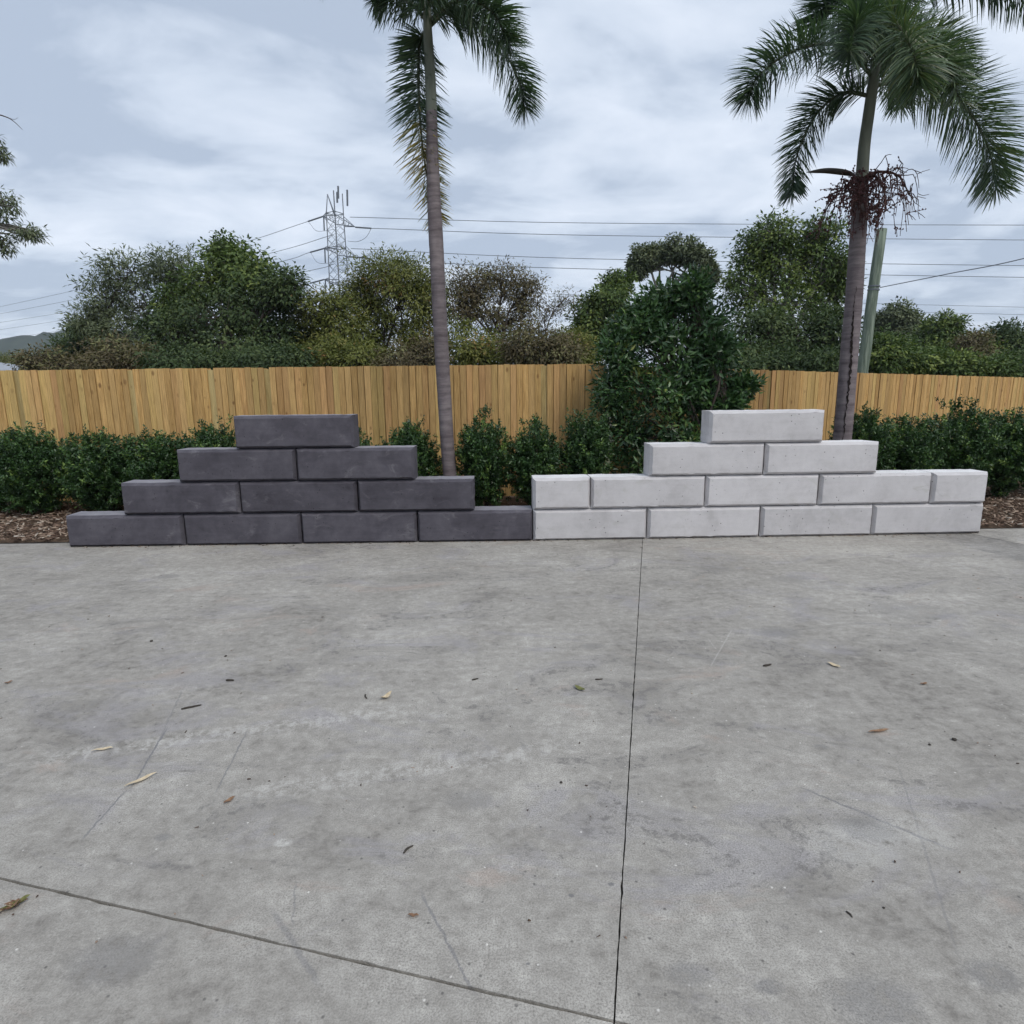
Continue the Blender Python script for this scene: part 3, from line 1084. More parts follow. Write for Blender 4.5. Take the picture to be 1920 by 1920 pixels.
for (x, ty, hw, Y, lab) in hedge:
    top = at(x, ty, Y)
    zt = top[2]
    rx = hw * Y / F * (0.95 if x < 450 or x > 1600 else 0.88)
    root = empty('hedge_shrub', (top[0], Y, 0.04))
    tag(root, lab, 'shrub', 'clipped hedge shrubs in the garden bed')
    tb = Tubes()
    zc_, rzz = zt * 0.52, zt * 0.43
    for s in range(9):
        a = rng.uniform(0, 2 * math.pi)
        e_ = np.array([math.cos(a) * rx * .6 * rng.random(), math.sin(a) * .3, zt * rng.uniform(.5, .8)])
        tb.add(catmull([(rng.normal(0, .03), rng.normal(0, .03), -.08), e_ * 0.45 + rng.normal(0, .04, 3), e_], 6), np.linspace(.014, .004, 6), 4)
    tb.build('stems', M_bark, root)
    # sprigs pointing up and out over an uneven rounded body
    ns = int(620 * (rx / 0.42))
    d = rvec(ns)
    d[:, 1] = np.where(rng.random(ns) < 0.6, -np.abs(d[:, 1]), d[:, 1])
    lump = 1 + 0.14 * np.sin(d[:, 0] * 5 + x) * np.cos(d[:, 2] * 4 + x * .3) + rng.normal(0, .06, ns)
    rr = lump * (0.30 + 0.70 * rng.random(ns) ** 0.45)
    sq = np.sign(d) * np.abs(d) ** 1.05
    sp = np.stack([sq[:, 0] * rx, sq[:, 1] * 0.46, sq[:, 2] * rzz + zc_], 1) * np.stack([rr, rr, np.ones(ns)], 1)
    sp[:, 2] = zc_ + sq[:, 2] * rzz * np.where(sq[:, 2] > 0, rr, 0.85 + 0.25 * rng.random(ns))
    sp[:, 2] = np.maximum(sp[:, 2], 0.06 + 0.12 * rng.random(ns))
    per = 30
    sdr = norm(d * 0.7 + np.array([0, 0, 0.75]) + rng.normal(0, .25, (ns, 3)))
    tpos = rng.random((ns, per)) * rng.uniform(0.09, 0.19, (ns, 1))
    pos = sp[:, None, :] + sdr[:, None, :] * tpos[..., None] + rng.normal(0, .012, (ns, per, 3))
    ax = rvec(ns * per).reshape(ns, per, 3) * 0.85 + sdr[:, None, :] * 0.6
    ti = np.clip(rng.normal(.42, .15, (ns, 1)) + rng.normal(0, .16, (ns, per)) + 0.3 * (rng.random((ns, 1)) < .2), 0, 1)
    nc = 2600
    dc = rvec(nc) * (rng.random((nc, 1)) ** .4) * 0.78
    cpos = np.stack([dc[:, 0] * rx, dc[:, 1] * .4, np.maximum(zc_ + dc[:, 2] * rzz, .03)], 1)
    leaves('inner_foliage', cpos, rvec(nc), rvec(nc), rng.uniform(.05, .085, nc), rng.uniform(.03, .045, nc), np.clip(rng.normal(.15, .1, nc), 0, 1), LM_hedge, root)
    n = ns * per
    leaves('foliage', pos.reshape(-1, 3), ax.reshape(-1, 3), rng.normal(0, .6, (n, 3)) + np.array([0, -.2, 1.0]),
           rng.uniform(.030, .054, n), rng.uniform(.014, .024, n), ti.ravel(), LM_hedge, root)

# large glossy bush between the two stacks
B = lambda x, y, rx, ry, dY=0.0: lobe(x, y, rx, ry, 8.35 + dY)
bush_lobes = [B(1250, 565, 34, 28, .1), B(1212, 585, 26, 22, .05), B(1296, 548, 24, 30, -.05), B(1200, 622, 42, 38), B(1325, 606, 38, 38, .1), B(1160, 662, 30, 36, -.1), B(1255, 650, 60, 46), B(1352, 655, 22, 24, -.1),
              B(1388, 724, 18, 16, .1), B(1328, 690, 40, 36, .05), B(1290, 700, 46, 40), B(1150, 735, 34, 42), B(1230, 735, 58, 46, -.15), B(1318, 752, 40, 34, .1), B(1366, 760, 16, 12), B(1170, 820, 40, 44), B(1260, 815, 58, 46), B(1330, 830, 36, 36), B(1220, 890, 66, 44), B(1300, 900, 50, 40)]
tree('glossy_bush', 'large glossy dark green bush in front of the fence behind pale stack', 'bush', bush_lobes, (at(1245, 900, 8.45)[0], 8.45, 0.03),
     (0.105, 0.036), LM_glossy, M_bark, clumps=44, per=26, crad=0.075, trunk_r=0.05, stems=4, droop=0.05, up=0.25, shell=0.35)

rng = np.random.default_rng(33)
# trees beyond the fence: (name, label, lobes [(x, y, rx, ry)], distance, leaf, material, bark, clumps, per, crad, trunk_r)
T = [
    ('gum_tree', 'small grey-green tree at far left in front of the hill', [(160, 622, 26, 14), (140, 655, 34, 26), (190, 655, 36, 28), (120, 680, 30, 16)], 34, (.24, .07), LM_dark, M_bark, 26, 60, .33, .12),
    ('gum_tree', 'airy grey-green gum tree with thin drooping leaves at left', [(250, 510, 62, 32), (325, 500, 50, 28), (200, 560, 48, 42), (280, 570, 70, 46), (170, 600, 34, 30), (235, 630, 50, 36), (350, 560, 40, 40)], 27, (.24, .05), LM_gum, M_bark, 30, 40, .28, .13),
    ('leafy_tree', 'bright green leafy tree with the highest tip in the left clump', [(425, 475, 34, 24), (450, 505, 60, 30), (395, 530, 46, 34), (480, 540, 56, 42), (330, 570, 34, 36)], 25, (.20, .08), LM_green, M_bark, 34, 46, .27, .16),
    ('dark_tree', 'dense dark tree filling the middle of the left clump', [(400, 590, 66, 50), (480, 590, 66, 46), (330, 630, 52, 50), (440, 650, 80, 36), (530, 540, 30, 30), (520, 640, 46, 44)], 23, (.19, .065), LM_dark, M_bark, 40, 56, .28, .15),
    ('wattle_tree', 'olive wattle tree with yellow tinge right of the left clump', [(600, 575, 52, 30), (575, 625, 40, 44), (640, 620, 56, 40), (600, 660, 60, 30)], 24, (.19, .05), LM_wattle, M_bark, 34, 60, .28, .13),
    ('wattle_tree', 'domed olive green wattle tree just left of the thin palm trunk', [(720, 512, 62, 34), (770, 520, 52, 34), (680, 555, 40, 34), (745, 570, 76, 40), (800, 575, 34, 50), (690, 625, 44, 40), (780, 640, 40, 36)], 26, (.19, .045), LM_wattle, M_bark, 34, 62, .30, .12),
    ('twiggy_tree', 'sparse brownish domed tree just right of the thin palm trunk', [(880, 530, 46, 34), (940, 525, 50, 30), (985, 555, 36, 36), (900, 585, 60, 40), (960, 600, 50, 40), (865, 570, 34, 40)], 27, (.17, .045), LM_brown, M_bark, 36, 40, .29, .12),
    ('twiggy_tree', 'nearly bare twiggy tree in the gap before the glossy bush', [(1030, 575, 34, 32), (1060, 560, 26, 22), (1020, 620, 34, 28)], 28, (.15, .04), LM_brown, M_bark, 30, 7, .25, .07),
    ('gum_tree', 'pointed dark green gum tree left of the glossy bush top', [(1155, 535, 20, 20), (1135, 566, 34, 24), (1112, 592, 36, 30), (1160, 605, 44, 40), (1105, 635, 40, 34)], 30, (.21, .08), LM_green, M_palebark, 34, 54, .30, .16),
    ('umbrella_gum', 'gum tree with flat umbrella crown above the glossy bush', [(1208, 486, 25, 20), (1240, 476, 24, 16), (1274, 470, 32, 18), (1308, 486, 26, 22), (1196, 506, 12, 12), (1330, 515, 14, 18)], 36, (.20, .085), LM_gum, M_palebark, 40, 56, .22, .13),
    ('gum_tree', 'tallest twin-topped gum tree behind the fence near thick palm', [(1448, 438, 44, 28), (1425, 475, 44, 34), (1535, 445, 38, 30), (1545, 490, 40, 36), (1480, 500, 50, 40), (1400, 540, 40, 40), (1460, 575, 60, 46), (1540, 560, 50, 50), (1575, 520, 20, 40)], 27, (.20, .07), LM_green, M_palebark, 34, 46, .29, .2),
    ('dark_tree', 'dark dense tree below the twin-topped gum', [(1430, 630, 56, 44), (1500, 640, 60, 44), (1560, 630, 40, 50), (1400, 665, 50, 26)], 23, (.18, .065), LM_dark, M_bark, 40, 60, .28, .15),
    ('domed_gum', 'small domed gum tree just right of the leaning pole', [(1680, 590, 32, 18), (1660, 610, 30, 16), (1710, 608, 22, 16), (1690, 630, 36, 18)], 42, (.26, .10), LM_gum, M_palebark, 30, 46, .34, .16),
    ('leafy_tree', 'green pointed tree near the right edge behind the fence', [(1768, 615, 24, 16), (1765, 645, 46, 26), (1810, 650, 44, 28), (1730, 665, 50, 26)], 33, (.22, .08), LM_green, M_bark, 34, 60, .32, .14),
    ('rounded_tree', 'rounded dark tree at the right picture edge', [(1890, 632, 34, 20), (1870, 660, 36, 28), (1930, 655, 40, 34)], 34, (.22, .08), LM_dark, M_bark, 34, 60, .32, .14),
    ('brown_shrub', 'brownish shrub between the two rightmost far trees', [(1828, 640, 22, 16), (1838, 672, 34, 20)], 30, (.18, .06), LM_brown, M_bark, 30, 40, .3, .1),
    # understorey
    ('bush', 'light green bush behind the fence at the far left corner', [(30, 678, 30, 12), (-20, 676, 30, 14)], 75, (.2, .06), LM_wattle, M_bark, 40, 90, .5, .06),
    ('bush', 'brown-purple bush low behind the fence near the left end', [(85, 682, 40, 22), (140, 690, 36, 16)], 22, (.15, .05), LM_brown, M_bark, 36, 56, .24, .06),
    ('bush', 'dark brown bush low behind the fence under the airy gum', [(215, 672, 56, 32), (275, 680, 48, 26)], 21, (.15, .05), LM_brown, M_bark, 40, 60, .24, .06),
    ('bush', 'dark green bush low behind the fence under the bright green tree', [(330, 680, 50, 28), (400, 688, 50, 20)], 20, (.15, .05), LM_dark, M_bark, 40, 64, .23, .06),
    ('bush', 'shadowy bush low behind the fence left of the wattles', [(470, 685, 56, 24), (535, 680, 46, 28)], 20, (.15, .05), LM_dark, M_bark, 40, 60, .23, .06),
    ('bush', 'yellow-green bush low behind the fence below the pylon', [(620, 668, 50, 30), (680, 672, 50, 26)], 21, (.15, .045), LM_wattle, M_bark, 40, 64, .23, .06),
    ('bush', 'olive bush low behind the fence left of the thin palm', [(755, 680, 46, 26), (805, 670, 30, 34)], 20, (.15, .045), LM_brown, M_bark, 36, 56, .23, .06),
    ('bush', 'dark olive bush low behind the fence right of the thin palm', [(870, 650, 46, 46), (930, 668, 50, 34)], 21, (.15, .045), LM_wattle, M_bark, 44, 60, .24, .06),
    ('bush', 'wide brown-green bush behind the fence below the sparse dome', [(985, 655, 44, 38), (1040, 662, 48, 30)], 20, (.15, .045), LM_brown, M_bark, 44, 60, .23, .06),
    ('bush', 'yellowish bush behind the fence left of the glossy bush', [(1072, 645, 34, 22), (1085, 672, 46, 26)], 22, (.15, .045), LM_wattle, M_bark, 44, 60, .24, .06),
    ('bush', 'dark bush low behind the fence left of the thick palm', [(1385, 690, 50, 20), (1465, 690, 56, 22), (1545, 690, 46, 24)], 19, (.15, .05), LM_dark, M_bark, 40, 60, .23, .06),
    ('bush', 'green bush low behind the fence right of the leaning pole', [(1650, 665, 46, 34), (1700, 680, 46, 26)], 20, (.16, .055), LM_green, M_bark, 44, 64, .23, .06),
    ('bush', 'dark green bush low behind the fence near the right edge', [(1780, 688, 50, 24), (1845, 695, 46, 20)], 20, (.16, .055), LM_green, M_bark, 44, 64, .23, .06),
    ('bush', 'shadowy bush low behind the fence at the right edge', [(1905, 690, 46, 26), (1960, 690, 50, 30)], 21, (.16, .055), LM_dark, M_bark, 44, 64, .23, .06),
]
for (nm, lab, lb, Y, lf, mt, bk, ncl, per, cra, tr) in T:
    lobes_ = [lobe(x, y, rx, ry, Y + random.uniform(-.6, .6)) for (x, y, rx, ry) in lb]
    mx_ = float(np.mean([l[0][0] for l in lobes_]))
    cat = 'bush' if nm == 'bush' else ('shrub' if 'shrub' in nm else 'tree')
    tr_root = tree(nm, lab, cat, lobes_, (mx_, Y, float(ground_z(np.array(mx_), np.array(Y))) - 0.1), (lf[0] * .95, lf[1] * 1.15), mt, bk, int(ncl * 1.7), int(per * .82), cra * .74, tr,
         stems=4 if nm == 'umbrella_gum' else (1 if Y > 30 else 2), group='bushes behind the fence' if nm == 'bush' else 'trees behind the fence')
    if nm == 'umbrella_gum':
        lm = Tubes()
        o0 = np.array(tr_root.location)
        for (a, b, c) in ((1252, 1228, 1214), (1254, 1238, 1236), (1262, 1262, 1258), (1266, 1280, 1290)):
            lm.add(catmull([at(a, 590, Y) - o0, at(b, 530, Y) - o0, at((b + c) / 2, 505, Y) - o0, at(c, 480, Y) - o0], 9), np.linspace(.09, .03, 9), 5)
        lm.build('limbs', M_palebark, tr_root)

# gum branches reaching in at the left edge
gb = [lobe(-8, 282, 14, 18, 11.2), lobe(8, 385, 22, 24, 11.0), lobe(54, 436, 17, 11, 11.0), lobe(2, 455, 16, 16, 11.1), lobe(-90, 330, 40, 60, 11.3), lobe(-100, 430, 40, 50, 11.4), lobe(-120, 250, 50, 50, 11.6)]
gt = tree('gum_tree', 'gum tree whose leafy branch tips reach in at the left picture edge', 'tree', gb, (-11.4, 11.6, -0.2), (.10, .022), LM_gum, M_palebark, 16, 26, .07, .15,
          group='trees behind the fence', droop=0.9, shell=.3)
tw = Tubes()
o_ = np.array([-11.4, 11.6, -0.2])
tw.add(catmull([at(-60, 200, 11.2) - o_, at(5, 217, 11) - o_, at(25, 227, 11) - o_, at(42, 243, 11) - o_], 10), np.linspace(.012, .003, 10), 4)
tw.add(catmull([at(8, 218, 11) - o_, at(26, 224, 11) - o_, at(34, 220, 11) - o_], 6), np.linspace(.005, .002, 6), 3)
tw.build('bare_twig', M_bark, gt)

# ------------------------------------------------------------------ palms
t = NT('palm_trunk')
v = t.coord(scale=(1, 1, 1), rand=5.0)
st = t.noise(t.coord(scale=(3, 3, 22)), 1.4, 5, 0.65, 0.5)
bl = t.noise(v, 5, 5, 0.6, 0.4)
col = t.ramp(t.math('MULTIPLY_ADD', st, 0.5, t.math('MULTIPLY', bl, 0.5)), [(0.32, (0.09, 0.073, 0.077)), (0.5, (0.15, 0.127, 0.132)), (0.66, (0.225, 0.194, 0.194))])
col = t.mix(t.math('MULTIPLY', t.attr('ring'), 0.5), col, (0.045, 0.036, 0.036, 1))
M_ptrunk = t.done(col, 0.8, t.bump(st, 0.4, 0.01), 0.2)
t = NT('palm_crownshaft')
n_ = t.noise(t.coord(scale=(6, 6, 0.8)), 2, 4, 0.6, 0.4)
col = t.ramp(n_, [(0.3, (0.12, 0.13, 0.10)), (0.6, (0.18, 0.195, 0.155)), (0.8, (0.235, 0.235, 0.195))])
M_pshaft = t.done(col, 0.6, None, 0.3)
LM_palm = leaf_mat('palm_leaflet', [(0.0, (0.0295, 0.0549, 0.038)), (0.45, (0.0717, 0.1181, 0.0717)), (0.75, (0.1308, 0.1899, 0.0929)), (0.86, (0.1375, 0.15, 0.0562)), (0.93, (0.3375, 0.275, 0.0875)), (1.0, (0.45, 0.3375, 0.1375))], 0.42, 0.24, 0.45)
M_rachis = simple_mat('frond_stalk', (0.05, 0.07, 0.04), (0.11, 0.12, 0.07), 6, 0.6)
M_fruit = simple_mat('palm_fruit', (0.065, 0.024, 0.028), (0.11, 0.045, 0.042), 30, 0.5, 0.3)
M_strand = simple_mat('fruit_strand', (0.055, 0.028, 0.03), (0.11, 0.06, 0.05), 12, 0.8, 0.2)
M_spathe = simple_mat('dry_bract', (0.04, 0.037, 0.033), (0.085, 0.077, 0.066), 10, 0.75, 0.2, stretch=(0.3, 1, 1))
M_crack = simple_mat('trunk_crack', (0.014, 0.011, 0.011), (0.03, 0.024, 0.022), 20, 0.95, 0.05)


def palm_trunk(axis, rad, root, name, mat, rings=True, seed=0, rows=150, seg=28):
    r_ = np.random.default_rng(seed)
    P = catmull(axis, rows)
    tpar = np.linspace(0, 1, rows)
    R = np.interp(tpar, [a[0] for a in rad], [a[1] for a in rad])
    ringv = np.zeros(rows)
    if rings:
        s = np.concatenate([[0], np.cumsum(np.linalg.norm(np.diff(P, axis=0), axis=1))])
        pos = 0.1
        while pos < s[-1]:
            i = int(np.argmin(np.abs(s - pos)))
            ringv[i] = r_.uniform(0.35, 1.0)
            R[i] *= 0.985
            if i + 1 < rows:
                R[i + 1] *= 1.006
            pos += r_.uniform(0.09, 0.19)
    V = []
    rv = []
    for k in range(rows):
        w = np.arange(seg) * 2 * math.pi / seg
        wob = 1 + 0.012 * np.sin(w * 3 + k * .15) + r_.normal(0, .004, seg)
        V.append(np.stack([P[k, 0] + np.cos(w) * R[k] * wob, P[k, 1] + np.sin(w) * R[k] * wob, np.full(seg, P[k, 2]) + 0.010 * np.sin(w + 1.0)], 1))
        rv.append(np.full(seg, ringv[k]) * r_.uniform(0.5, 1, seg))
    V = np.vstack(V)
    i = np.arange(rows - 1)[:, None] * seg
    j = np.arange(seg)[None, :]
    Fq_ = np.stack([i + j, i + (j + 1) % seg, i + seg + (j + 1) % seg, i + seg + j], -1).reshape(-1, 4)
    return mobj(name, fast_mesh(name, V, Fq_, {'ring': ('POINT', np.concatenate(rv))}, smooth=True), mat, root), P, R


def frond(root, o, pts, L=0.42, n=620, yellow=0.0, width=0.0145, plume=1.0, droop=0.35, seed=0, label=None, prof=None, fw=1.0, warm=.42):
    n = int(n * .95)
    droop *= .5
    fw *= .8
    L *= 1.08
    r_ = np.random.default_rng(seed)
    P = catmull(np.array(pts) - o, 40)
    tb = Tubes()
    tb.add(P, np.linspace(.026, .005, 40), 5)
    Tn = norm(np.gradient(P, axis=0))
    tt = 0.06 + 0.94 * r_.random(n) ** 0.9
    fi = tt * 39
    i0 = np.clip(fi.astype(int), 0, 38)
    u = (fi - i0)[:, None]
    pos = P[i0] * (1 - u) + P[i0 + 1] * u
    T_ = norm(Tn[i0] * (1 - u) + Tn[i0 + 1] * u)
    up = np.array([0, 0, 1.0])
    sd = norm(np.cross(T_, up) + 1e-4)
    nn = np.cross(sd, T_)
    # leaflets leave all round the stalk, most of them sideways
    side = np.where(r_.random(n) < .5, -1, 1)
    elev = r_.normal(0.2, 1.0 * plume, n)
    dirn = sd * (side * np.cos(elev))[:, None] + nn * np.sin(elev)[:, None]
    fwd = (0.5 + 0.6 * tt) * fw
    A = norm(dirn + T_ * fwd[:, None])
    if prof is None:
        prof = [(0, .55), (.15, .9), (.4, 1.0), (.7, .92), (.9, .7), (1, .5)]
    ll = L * np.interp(tt, [p_[0] for p_ in prof], [p_[1] for p_ in prof]) * r_.uniform(.8, 1.12, n)
    ww = width * r_.uniform(.75, 1.15, n)
    S = norm(np.cross(A, rvec(n) * .5 + nn))
    g = np.array([0, 0, -1.0])
    A2 = norm(A + g * (droop * r_.uniform(.6, 1.5, n))[:, None])
    A3 = norm(A2 + g * (droop * 0.9 * r_.uniform(.6, 1.5, n))[:, None])
    b0 = pos
    m0 = pos + A * (ll * .4)[:, None]
    m1_ = m0 + A2 * (ll * .35)[:, None]
    tip = m1_ + A3 * (ll * .25)[:, None]
    w_ = (ww / 2)[:, None]
    V = np.stack([b0 - S * w_ * .5, b0 + S * w_ * .5, m0 - S * w_, m0 + S * w_, m1_ - S * w_ * .75, m1_ + S * w_ * .75, tip - S * w_ * .12, tip + S * w_ * .12], 1).reshape(-1, 3)
    b = np.arange(n)[:, None, None] * 8
    Fq_ = (b + np.array([(0, 1, 3, 2), (2, 3, 5, 4), (4, 5, 7, 6)])[None]).reshape(-1, 4)
    ti = np.clip(r_.normal(warm, .15, n), 0, .84)
    yl = np.clip((tt - (1 - yellow)) / 0.18, 0, 1) * (yellow > 0)
    ti = np.where(r_.random(n) < yl, r_.uniform(.84, 1.0, n), ti)
    fo = mobj('frond', fast_mesh('frond', V, Fq_, {'tint': ('FACE', np.repeat(ti, 3))}), LM_palm, root)
    tb.build('stalk', M_rachis, fo)
    if label:
        fo['label'] = label
    return fo


# thin palm (left)
PY = 7.75
pb_ = at(846, 890, PY)
base = np.array([pb_[0] + 0.02, PY, 0.0])
root = empty('foxtail_palm', base)
tag(root, 'thin palm with slender ringed trunk rising behind the dark stack', 'palm', 'palms in the garden bed')
ax_ = [np.array([0, 0, -.1])] + [at(x, y, PY) - base for x, y in ((838, 820), (826, 620), (817, 440), (812, 330), (809, 208))]
palm_trunk(ax_, [(0, .105), (.12, .085), (.35, .086), (.6, .085), (.8, .074), (1, .062)], root, 'trunk', M_ptrunk, True, 4, 170)
sh_ = [at(x, y, PY) - base for x, y in ((809, 209), (806, 130), (802, 60), (800, 0))]
palm_trunk(sh_, [(0, .064), (.25, .060), (.6, .052), (1, .04)], root, 'crownshaft', M_pshaft, False, 5, 30)
A_ = lambda x, y, dY=0.0: at(x, y, PY + dY)
top = A_(802, 40)
frond(root, base, [A_(804, 50), A_(850, 20, .1), A_(925, 70, .2), A_(970, 145, .25), A_(984, 205, .25)], .40, 900, seed=1, plume=1.1, droop=.38)
frond(root, base, [A_(804, 40), A_(860, 0, -.2), A_(920, 20, -.4), A_(955, 80, -.45)], .40, 750, seed=2, plume=1.1, droop=.33)
frond(root, base, [A_(798, 58, .05), A_(786, 90, .14), A_(786, 200, .16), A_(797, 310, .17), A_(817, 415, .18)], .40, 1100, yellow=.52, seed=3, plume=.8, droop=.12, fw=.75,
      label='hanging old frond with yellowed lower leaflets', prof=[(0, .1), (.12, .75), (.35, .95), (.7, .9), (1, .5)])
frond(root, base, [A_(800, 40), A_(770, 5, .1), A_(735, -5, .2), A_(705, 0, .25)], .36, 520, seed=4, plume=.8, droop=.5)
frond(root, base, [A_(800, 20), A_(760, -70, -.3), A_(680, -110, -.6), A_(590, -40, -.9)], .40, 520, seed=5, droop=.33)
frond(root, base, [A_(802, 10), A_(830, -90, .3), A_(900, -160, .6), A_(1010, -150, .8)], .42, 520, seed=6, droop=.33)
frond(root, base, [A_(800, 10), A_(790, -120, .4), A_(780, -200, 1.0), A_(770, -160, 1.6)], .42, 420, seed=7, droop=.33)
frond(root, base, [A_(800, 30), A_(800, -30, -.5), A_(795, -60, -1.0), A_(790, 10, -1.4)][:3], .40, 420, seed=8, droop=.33)

# thick palm (right)
PY = 8.0
pb_ = at(1579, 830, PY)
base = np.array([pb_[0] - 0.03, PY, 0.0])
root = empty('foxtail_palm', base)
tag(root, 'thick palm with cracked trunk and fruit clusters behind the pale stack', 'palm', 'palms in the garden bed')
ax_ = [np.array([-.03, 0, -.1])] + [at(x, y, PY) - base for x, y in ((1579, 825), (1590, 690), (1601, 560), (1609, 440), (1616, 335))]
_, TP, TR = palm_trunk(ax_, [(0, .122), (.2, .110), (.5, .102), (.75, .094), (.9, .087), (1, .074)], root, 'trunk', M_ptrunk, True, 9, 170)
sh_ = [at(x, y, PY) - base for x, y in ((1616, 336), (1621, 270), (1630, 205), (1640, 130), (1646, 60))]
palm_trunk(sh_, [(0, .070), (.3, .064), (.6, .060), (1, .045)], root, 'crownshaft', M_pshaft, False, 10, 30)
# jagged crack up the front of the trunk
mb = MB()
rj = random.Random(5)
lo, hi = 28, 108
prev = None
for k in range(lo, hi):
    a = math.radians(-109 + 5 * math.sin(k * 0.12) + rj.uniform(-4, 4))
    wv_ = max(0.15, math.sin((k - lo) / (hi - lo) * math.pi)) * rj.uniform(0.012, 0.036) * (0.25 if rj.random() < .12 else 1)
    c = TP[k]
    r1 = TR[k] * 1.02 + .004
    da = wv_ / TR[k] / 2
    l_ = (c[0] + math.cos(a - da) * r1, c[1] + math.sin(a - da) * r1, c[2])
    r__ = (c[0] + math.cos(a + da) * r1, c[1] + math.sin(a + da) * r1, c[2])
    i = len(mb.v)
    mb.v += [l_, r__]
    if prev is not None:
        mb.f.append((prev, prev + 1, i + 1, i))
    prev = i
ck = mb.build('crack', M_crack, root)
ck['label'] = 'jagged dark vertical crack in the trunk'
A_ = lambda x, y, dY=0.0: at(x, y, PY + dY)
frond(root, base, [A_(1642, 150), A_(1575, 85, -.1), A_(1490, 95, -.3), A_(1425, 140, -.4), A_(1402, 185, -.4)], .42, 900, seed=11, plume=1.0, droop=.3)
frond(root, base, [A_(1634, 180), A_(1580, 175, .1), A_(1530, 215, .2), A_(1495, 290, .3), A_(1484, 365, .3)], .36, 850, seed=12, plume=.95, droop=.3)
frond(root, base, [A_(1645, 160), A_(1720, 150, -.1), A_(1800, 190, -.2), A_(1850, 270, -.3), A_(1868, 355, -.3)], .52, 1050, seed=13, plume=1.0, droop=.25, warm=.55)
frond(root, base, [A_(1640, 110), A_(1660, 40, -.6), A_(1690, 55, -1.2), A_(1715, 110, -1.5), A_(1722, 165, -1.55)], .42, 780, seed=14, plume=1.1, droop=.3, warm=.62)
frond(root, base, [A_(1642, 130), A_(1630, 50, -.5), A_(1610, 40, -1.0), A_(1590, 100, -1.3)], .42, 800, seed=15, plume=1.1, droop=.4)
frond(root, base, [A_(1645, 130), A_(1700, 70, .2), A_(1760, 80, .4), A_(1810, 130, .5)], .42, 700, seed=16, droop=.2)
frond(root, base, [A_(1648, 90), A_(1700, -30, -.2), A_(1790, -50, -.4), A_(1880, -30, -.6), A_(1960, 20, -.7)], .42, 850, seed=17, plume=.8, droop=.7)
frond(root, base, [A_(1645, 90), A_(1600, 10, .2), A_(1560, 0, .3), A_(1520, 50, .4)], .42, 600, seed=18, droop=.3)
frond(root, base, [A_(1645, 80), A_(1640, -60, 0), A_(1625, -140, -.2), A_(1590, -170, -.4)], .42, 520, seed=19, droop=.3)
frond(root, base, [A_(1646, 80), A_(1670, -60, .5), A_(1720, -130, 1.0), A_(1780, -100, 1.5)], .42, 460, seed=20, droop=.3)
frond(root, base, [A_(1645, 140), A_(1660, 110, .6), A_(1680, 130, 1.2), A_(1690, 200, 1.6)], .42, 600, seed=21, droop=.4)
frond(root, base, [A_(1645, 110), A_(1720, 90, -.6), A_(1770, 110, -1.0), A_(1800, 190, -1.2)], .40, 700, seed=22, droop=.35, warm=.6)


def fruit_cluster(start, reach, seed, nstr, fruits, label):
    r_ = np.random.default_rng(seed)
    tb = Tubes()
    FV, FF = [], []
    octv = np.array([(1, 0, 0), (-1, 0, 0), (0, 1, 0), (0, -1, 0), (0, 0, 1), (0, 0, -1)], float)
    octf = np.array([(0, 2, 4), (2, 1, 4), (1, 3, 4), (3, 0, 4), (2, 0, 5), (1, 2, 5), (3, 1, 5), (0, 3, 5)])
    main = catmull(np.array(reach) - base, 16)
    tb.add(main, np.linspace(.02, .007, 16), 5)
    for s in range(nstr):
        p0 = main[r_.integers(3, 16)]
        dr = norm(np.array([r_.normal(0, 1), r_.normal(0, .8), r_.normal(-.1, .5)]))
        ln = r_.uniform(.2, .55)
        p1 = p0 + dr * ln * .45
        p2 = p1 + (dr * .3 + np.array([0, 0, -.9])) * ln * .7
        Pm = catmull([p0, p1, p2], 8) + r_.normal(0, .006, (8, 3))
        tb.add(Pm, np.linspace(.007, .0035, 8), 3)
        for _ in range(2):
            q0 = Pm[r_.integers(2, 7)]
            q1 = q0 + norm(dr + r_.normal(0, .6, 3) + np.array([0, 0, -.5])) * r_.uniform(.06, .16)
            tb.add(np.array([q0, (q0 + q1) / 2 + r_.normal(0, .008, 3), q1]), np.array([.005, .004, .003]), 3)
            if r_.random() < fruits:
                for w_ in np.linspace(0.3, 1, 5):
                    c = q0 + (q1 - q0) * w_ + r_.normal(0, .007, 3)
                    FF.append(octf + len(FV) * 6)
                    FV.append(octv * r_.uniform(.008, .014) + c)
        if r_.random() < fruits:
            for w_ in r_.uniform(.25, 1, 9):
                c = Pm[int(w_ * 7)] + r_.normal(0, .009, 3)
                FF.append(octf + len(FV) * 6)
                FV.append(octv * r_.uniform(.008, .014) + c)
    o = tb.build('fruit_cluster', M_strand, root)
    o['label'] = label
    if FV:
        fr = mobj('fruits', fast_mesh('fruits', np.vstack(FV), np.vstack(FF)), M_fruit, o)
        fr['kind'] = 'stuff'


